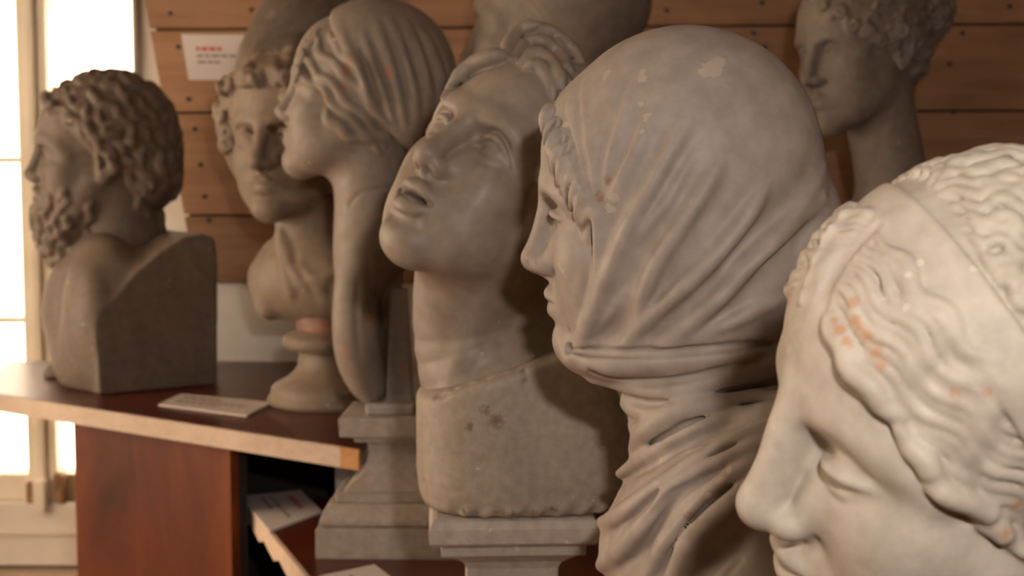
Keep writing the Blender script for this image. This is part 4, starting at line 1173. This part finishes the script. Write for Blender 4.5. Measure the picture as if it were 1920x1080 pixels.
    fs = [(3, 2, 1, 0), (8, 9, 10, 11)] + [(4 * j + i, 4 * j + (i + 1) % 4, 4 * j + 4 + (i + 1) % 4, 4 * j + 4 + i) for j in (0, 1) for i in range(4)]
    foot = pt(735, 768, 2.11)
    v += []
    o = link_mesh('prop', v, fs, M_prop, None, bevel=0.003)
    o2 = box('prop_foot', (foot[0] - 0.036, foot[1] - 0.02, foot[2] - 0.005), (foot[0] + 0.035, foot[1] + 0.045, foot[2] + 0.012), M_prop, None, 0.005)
    bpy.context.view_layer.update()
    for q in (o, o2): q.parent = root; q.matrix_parent_inverse = root.matrix_world.inverted()
    return foot[2] - 0.005
zt = netcap() if want('S') else 1.09
c = pt(746, 900, 2.15)
H_ = zt - ZL
def zz(py, D=2.06):  # height above lower shelf of a row on the plinth's front face
    return pt(700, py, D)[2] - ZL
parts = [('base_slab', [(.103, 0), (.103, zz(990))]), ('torus', [(.094, zz(990)), (.098, zz(984)), (.098, zz(976)), (.093, zz(958)), (.086, zz(948))]), ('fillet', [(.078, zz(948)), (.078, zz(930))]),
         ('scotia', [(.070, zz(930)), (.058, zz(915)), (.047, zz(900)), (.040, zz(880)), (.0375, zz(862)), (.038, zz(848)), (.041, zz(838))]), ('fillet', [(.055, zz(838)), (.055, zz(824))]), ('cap_slab', [(.073, zz(824)), (.074, zz(788)), (.070, H_)])]
plinth('moulded_plinth', 'square moulded plaster plinth under the capped profile bust', c, ZL, None, M_P, ang=rad(-2), parts=parts)

# plinth under the upturned face
c = pt(957, 1000, 1.55)
def z2(py, D=1.47): return pt(950, py, D)[2] - ZL
parts = [('base_slab', [(.10, 0), (.10, .035)]), ('torus', [(.092, .035), (.094, .045), (.088, .055)]), ('scotia', [(.074, .055), (.056, .07), (.046, .09), (.046, z2(1085)), (.050, z2(1070)), (.060, z2(1056)), (.067, z2(1048))]), ('fillet', [(.072, z2(1048)), (.072, z2(1027))]), ('cap_slab', [(.080, z2(1024)), (.0835, z2(1018)), (.084, z2(990)), (.080, z2(976)), (.076, z2(972))])]
plinth('moulded_plinth', 'square moulded plaster plinth under the upturned face', c, ZL, None, M_P, ang=rad(3), parts=parts)

# ------------------------------------------------------------------ bearded herm
def tufts(S, pts, flow, r, length, wave, t, seed=0, k=0.004, sink=0.0):
    """short wavy locks laid from each point along flow(p)"""
    rn = random.Random(seed)
    base = S.F.copy(); keep_ = S.F; S.F = base
    Ls = []
    for p in pts:
        d = np.asarray(flow(p), float); d /= max(np.linalg.norm(d), 1e-9)
        L = length * rn.uniform(0.75, 1.25)
        Ls.append(S.near(np.array([p + d * L * u for u in (0, 0.33, 0.66, 1.0)])))
    S.F = keep_
    for q in Ls:
        f = rn.uniform(0.8, 1.2)
        S.strand(q, (r * f, r * f * 0.75), t=t, sink=sink, k=k, wave=wave * rn.uniform(0.7, 1.3), nw=rn.uniform(0.8, 1.2), ph=rn.uniform(0, 6.28), mirror=False, follow=False, n=3)
def herm():
    b0 = pz(186, 742, ZB); b1 = pz(408, 722, ZB)
    fx = (b0 - b1)[:2]; fx /= np.linalg.norm(fx)                       # way the chest faces
    yaw = math.degrees(math.atan2(fx[1], fx[0])) - 90
    wid = 0.27; dep = float(np.linalg.norm((b0 - b1)[:2]))
    lat = np.array([fx[1], -fx[0]])
    side = -lat if lat[1] < 0 else lat                                  # across the block, away from us
    ctr = (b0[:2] + b1[:2]) / 2 + side * wid / 2
    S = Carve((-0.13, -0.15, -0.26), (0.13, 0.15, 0.165), 0.0028, pt(186, 288, 2.75), (1.0, -3.0, 104.0), 1.13)
    face(S, ears=True, brow=1)
    S.ridge([(-0.055, 0.06, 0.018), (-0.03, 0.09, 0.024), (0, 0.096, 0.022), (0.03, 0.09, 0.024), (0.055, 0.06, 0.018)], 0.005, 0.009)
    S.tube([(0, -0.02, -0.045), (0, -0.045, -0.25)], [0.066, 0.080], 0.025, pad=0.04)
    A = np.array([0, 0.078, 0.078]); n = np.array([0, 0.74, -0.67])
    keep = lambda p: (p[1] - A[1]) * n[1] + (p[2] - A[2]) * n[2] < -0.004 and p[2] > -0.09
    def hair(x, y, z):
        d = smin(sd_ell(x, y, z, (0, -0.016, 0.038), (0.090, 0.106, 0.094)), sd_ell(x, y, z, (0, -0.080, -0.03), (0.075, 0.048, 0.065)), 0.04)
        return smax(d, (y - A[1]) * n[1] + (z - A[2]) * n[2] + 0.02 * np.abs(x), 0.01)
    S.fn((-0.13, -0.15, -0.12), (0.13, 0.13, 0.165), hair, 0.006, HAIR)
    tufts(S, scatter(S, (0, -0.012, 0.03), (0.09, 0.105, 0.1), 170, keep, 3), lambda p: (p[0] * 0.5, -0.6 - p[1] * 2, -0.5 - 6 * max(0, -p[1])), 0.0085, 0.042, 0.007, HAIR, 3)
    tufts(S, S.near(np.array([(x, 0.080, 0.088) for x in np.linspace(-0.05, 0.05, 8)])), lambda p: (p[0] * 9, 0.5, 0.15), 0.009, 0.03, 0.007, HAIR, 13)
    # beard and moustache
    S.ell((0, 0.055, -0.105), (0.056, 0.048, 0.060), 0.02, t=BEARD, pad=0.03)
    S.ell((0, 0.048, -0.150), (0.046, 0.042, 0.042), 0.02, t=BEARD, pad=0.03)
    S.tube2([(-0.058, 0.008, -0.04), (-0.054, 0.030, -0.08), (-0.035, 0.055, -0.115)], [0.017, 0.02, 0.022], 0.012, t=BEARD, pad=0.02)
    S.tube2([(-0.002, 0.1, -0.058), (-0.015, 0.097, -0.061), (-0.03, 0.086, -0.073), (-0.036, 0.078, -0.09)], [0.005, 0.006, 0.006, 0.004], 0.003, t=BEARD)
    S.tube2([(0.0, 0.098, -0.0745), (-0.012, 0.094, -0.0735), (-0.02, 0.087, -0.071)], [0.006, 0.005, 0.003], 0.003)
    kb = lambda p: p[2] < -0.05 and p[1] > 0.0 and not (abs(p[0]) < 0.02 and p[2] > -0.083)
    tufts(S, scatter(S, (0, 0.045, -0.10), (0.06, 0.06, 0.085), 80, kb, 5), lambda p: (p[0] * 2, 0.2, -1.0), 0.0072, 0.032, 0.006, BEARD, 5)
    root = empty('bearded_herm', S.loc, S.rot, S.scale)
    tag(root, 'dark plaster herm bust of a curly bearded man against the window', 'bust')
    S.build(root, {HEAD: 'face', HAIR: 'hair', BEARD: 'beard'}, M_H)
    # square-cut chest block: flat sides, breast modelled in front
    Bk = Carve((-wid / 2 - .012, -dep / 2 - .03, -0.006), (wid / 2 + .012, dep / 2 + .10, 0.36), 0.003, (ctr[0], ctr[1], ZB), (0, 0, yaw), 1.0)
    def onside(px_, py_):
        o = Bk.local(CAM); d = Bk.local(pt(px_, py_, 1.0)) - o
        sx = -wid / 2 if o[0] < 0 else wid / 2
        p = o + d * ((sx - o[0]) / d[0]); return p[1], max(p[2], 0.0)
    prof = [onside(*q) for q in ((186, 744), (184, 700), (188, 650), (201, 600), (226, 555), (258, 510), (300, 472), (345, 445), (380, 438), (402, 446), (409, 475), (409, 722))]
    Bk.fn((-1, -1, -1), (1, 1, 1), lambda x, y, z: smax(sd_poly(y, z, prof), np.abs(x) - wid / 2, 0.005), 0, BASE)
    yf = prof[0][0]
    Bk.ell2((0.062, yf - 0.012, 0.125), (0.075, 0.044, 0.095), 0.03, t=BASE, pad=0.04)
    Bk.ell((0, yf - 0.055, 0.19), (0.115, 0.060, 0.085), 0.04, t=BASE, pad=0.05)
    Bk.ell((0, yf - 0.03, 0.06), (0.115, 0.062, 0.10), 0.02, t=BASE, pad=0.03)
    nk = Bk.local(S.loc + S.scale * (S.R @ np.array([0, -0.042, -0.22])))
    Bk.ell((0, nk[1], nk[2] - 0.02), (0.105, 0.085, 0.06), 0.04, t=BASE, pad=0.05)
    Bk.ridge([(0, yf + 0.03, 0.02), (0, yf + 0.035, 0.12), (0, yf + .01, 0.2)], -0.008, 0.010, taper=False)
    Bk.ell(Bk.local(pt(112, 702, 2.80)), (0.026, 0.03, 0.026), 0.006, t=BASE)
    Bk.slabcut((wid / 2, 0, 0), (1, 0, 0), 0.002); Bk.slabcut((-wid / 2, 0, 0), (-1, 0, 0), 0.002); Bk.slabcut((0, 0, 0.0005), (0, 0, -1), 0.002)
    o = Bk.build(None, {BASE: 'chest_block'}, M_H)[BASE]
    o.matrix_world = Matrix.Translation(Vector(Bk.loc)) @ Euler(Bk.rot).to_matrix().to_4x4()
    bpy.context.view_layer.update()
    mw = o.matrix_world.copy(); o.parent = root; o.matrix_parent_inverse = root.matrix_world.inverted(); o.matrix_world = mw
if want('H'): herm()

# ------------------------------------------------------------------ curly head with a tall cap, behind
def curly():
    S = Carve((-0.15, -0.15, -0.33), (0.15, 0.15, 0.285), 0.003, pt(552, 252, 2.47), (-2, 0, 158), 1.13)
    face(S, ears=True)
    L_ = lambda x, y, D=2.49: S.local(pt(x, y, D))
    S.tube([(0, -0.02, -0.045), L_(585, 430), L_(600, 500)], [0.056, 0.052, 0.062], 0.022, pad=0.03)
    # breast with drapery
    S.ell(L_(610, 525), (0.125, 0.075, 0.068), 0.03, t=CLOTH, pad=0.04)
    S.tube([L_(512, 470), L_(498, 520), L_(505, 575)], [0.014, 0.02, 0.02], 0.012, t=CLOTH, pad=0.02)
    for l in ([(525, 430), (540, 480), (560, 520), (600, 540)], [(522, 440), (530, 500), (545, 550)], [(560, 500), (580, 520), (610, 520), (640, 505)]): S.ridge(S.hits(l), 0.006, 0.008, taper=False)
    S.ridge(S.hits([(545, 470), (556, 500), (575, 530), (590, 560)]), -0.007, 0.007)
    # hair and cap
    A = np.array([0, 0.075, 0.070]); n = np.array([0, 0.76, -0.65])
    def hair(x, y, z):
        d = sd_ell(x, y, z, (0, -0.012, 0.035), (0.096, 0.106, 0.098))
        return smax(d, (y - A[1]) * n[1] + (z - A[2]) * n[2] - 0.35 * np.abs(x), 0.01)
    S.fn((-0.14, -0.15, -0.14), (0.14, 0.14, 0.2), hair, 0.006, HAIR)
    S.tube2([(-0.083, 0.03, 0.055), (-0.09, 0.025, 0.01), (-0.083, 0.02, -0.035), (-0.068, 0.015, -0.075)], [0.02, 0.02, 0.018, 0.012], 0.01, t=HAIR, pad=0.02)
    def keep(p): return p[1] < 0.085 and p[2] < 0.10 and p[2] > -0.1 and ((p[1] - A[1]) * n[1] + (p[2] - A[2]) * n[2] - 0.35 * abs(p[0]) < 0.0)
    for i, p in enumerate(scatter(S, (0, 0, 0.02), (0.1, 0.1, 0.1), 150, keep, 7)): S.curl(p, 0.0068, 0.013, HAIR, seed=i + 50, k=0.003)
    for i in range(9):
        x = -0.08 + 0.02 * i; S.curl((x, 0.088 - 3 * x * x, 0.082 - 2 * x * x), 0.0075, 0.012, HAIR, seed=i + 700)
    q = lambda x, y: S.local(pt(x, y, 2.50))
    S.tube([q(556, 128), q(585, 60), q(608, 12), q(622, -14)], [0.088, 0.084, 0.072, 0.052], 0.012, t=BAND, pad=0.03)
    for l in ([(470, 110), (500, 60), (560, 30), (610, 20)], [(460, 130), (490, 100), (540, 80)], [(520, 20), (560, 0)], [(500, 130), (540, 110), (560, 80)]): S.ridge(S.hits(l), 0.007, 0.010, taper=False)
    root = empty('curly_bust', S.loc, S.rot, S.scale)
    tag(root, 'brown plaster bust with curly hair and tall cap on a round socle', 'bust')
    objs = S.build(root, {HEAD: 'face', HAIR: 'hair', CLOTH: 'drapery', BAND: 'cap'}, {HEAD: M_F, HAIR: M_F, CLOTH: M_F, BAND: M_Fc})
    c = pt(622, 690, 2.50)
    g = lambda py: pt(600, py, 2.44)[2] - ZB
    prof = [(.106, 0.0), (.108, g(757)), (.104, g(750)), (.100, g(742)), (.101, g(736)), (.094, g(728)), (.078, g(718)), (.064, g(706)), (.056, g(694)), (.053, g(670)), (.054, g(664)), (.074, g(660)), (.080, g(652)), (.080, g(640)), (.074, g(632)), (.060, g(628)), (.050, g(612))]
    M_col = paint('faded_red', (0.27, 0.12, 0.085), var=0.25, scale=25)
    o = lathe('socle', prof, M_F, None, loc=(c[0], c[1], ZB))
    o2 = lathe('collar', [(.056, g(629)), (.058, g(622)), (.058, g(600)), (.05, g(580))], M_col, None, loc=(c[0], c[1], ZB))
    bpy.context.view_layer.update()
    for q_ in (o, o2): q_.parent = root; q_.matrix_parent_inverse = root.matrix_world.inverted()
if want('F'): curly()

# ------------------------------------------------------------------ small head with a knot of hair, far right
def knot():
    S = Carve((-0.14, -0.215, -0.385), (0.14, 0.14, 0.17), 0.0027, (0.5519, 2.3941, 1.6215), (-7.7, 2.3, 117.9), 1.041)
    face(S, ears=True, width=0.97)
    S.tube([(0, -0.02, -0.045), (0.0, -0.035, -0.2), (0, -0.04, -0.33)], [0.054, 0.055, 0.07], 0.022, pad=0.03)
    S.ell((0, -0.045, -0.285), (0.115, 0.075, 0.075), 0.03, pad=0.04)
    A = np.array([0, 0.080, 0.062]); n = np.array([0, 0.70, -0.714])
    hp = lambda x, y, z: (y - A[1]) * n[1] + (z - A[2]) * n[2] - 0.12 * np.abs(x)
    def hair(x, y, z):
        d = smin(sd_ell(x, y, z, (0, -0.014, 0.036), (0.086, 0.103, 0.094)), sd_ell(x, y, z, (0, -0.07, -0.02), (0.06, 0.04, 0.05)), 0.03)
        return smax(d, hp(x, y, z), 0.01)
    S.fn((-0.13, -0.2, -0.12), (0.13, 0.13, 0.165), hair, 0.006, HAIR)
    S.ell((0, -0.130, 0.050), (0.045, 0.050, 0.052), 0.014, t=HAIR, pad=0.03)
    keep = lambda p: hp(*p) < -0.003 and p[2] > -0.05
    for i, p in enumerate(scatter(S, (0, -0.014, 0.036), (0.088, 0.105, 0.096), 110, keep, 9)): 
        a = p; b = p + np.array([0, -0.018, 0.008]); c_ = p + np.array([0, -0.034, 0.010])
        S.strand(S.near(np.array([a, b, c_])), 0.006, t=HAIR, sink=0.15, k=0.002, wave=0.004, nw=1.2, ph=i * 1.7, mirror=False)
    for i, p in enumerate(scatter(S, (0, -0.130, 0.050), (0.046, 0.05, 0.052), 42, lambda p: p[1] < -0.1, 2)): S.curl(p, 0.006, 0.012, HAIR, seed=i + 900, k=0.003)
    for x, y in ((1545, 10), (1575, 25), (1600, 45), (1625, 60), (1650, 78), (1672, 80), (1690, 60), (1715, 60)): S.curl(S.hit(x, y), 0.006, 0.011, HAIR, seed=x)
    root = empty('knotted_hair_bust', S.loc, S.rot, S.scale)
    tag(root, 'small grey plaster head of a woman with knotted hair at upper right', 'bust')
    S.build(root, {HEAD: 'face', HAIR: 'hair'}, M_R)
    fb = S.loc + S.scale * (S.R @ np.array([0, -0.045, -0.345])); z0 = fb[2]
    o = lathe('socle', [(.095, ZL + .001 - z0), (.095, ZL - z0 + .04), (.08, ZL - z0 + .055), (.055, ZL - z0 + .09), (.050, -0.06), (.062, -0.045), (.062, -0.025), (.045, -0.012), (.045, 0.02)], M_R, None, loc=fb)
    bpy.context.view_layer.update(); o.parent = root; o.matrix_parent_inverse = root.matrix_world.inverted()
if want('R'): knot()

# ------------------------------------------------------------------ domed head behind, cut off by the top of the picture
def dome():
    S = Carve((-0.15, -0.17, -0.335), (0.15, 0.15, 0.17), 0.003, pt(1035, 55, 2.48), (2, 3, 70), 1.35)
    face(S, ears=False)
    S.tube([(0, -0.02, -0.045), (0.0, -0.03, -0.24)], [0.050, 0.052], 0.022, pad=0.03)
    S.ell((0, -0.04, -0.245), (0.118, 0.078, 0.075), 0.03, pad=0.04)
    def cap(x, y, z):
        d = sd_ell(x, y, z, (0, -0.014, 0.036), (0.088, 0.108, 0.096))
        return smax(d, 0.7 * (y - 0.06) - 0.7 * (z - 0.08), 0.01)
    S.fn((-0.14, -0.17, -0.12), (0.14, 0.13, 0.165), cap, 0.006, CLOTH)
    S.ridge([(-0.07, 0.055, 0.04), (-0.05, 0.06, 0.075), (0, 0.07, 0.1), (0.05, 0.06, 0.075), (0.07, 0.055, 0.04)], 0.008, 0.010)
    root = empty('domed_bust', S.loc, S.rot, S.scale)
    tag(root, 'dim grey plaster head with smooth rounded crown behind the upturned face, cut off at top', 'bust')
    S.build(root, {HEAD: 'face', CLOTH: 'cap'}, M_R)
    fb = S.loc + S.scale * (S.R @ np.array([0, -0.04, -0.305])); z0 = fb[2]
    o = lathe('socle', [(.105, ZL + .001 - z0), (.105, ZL - z0 + .04), (.09, ZL - z0 + .055), (.065, ZL - z0 + .09), (.06, -0.06), (.075, -0.045), (.075, -0.025), (.055, -0.012), (.055, 0.02)], M_R, None, loc=fb)
    bpy.context.view_layer.update(); o.parent = root; o.matrix_parent_inverse = root.matrix_world.inverted()
if want('K'): dome()
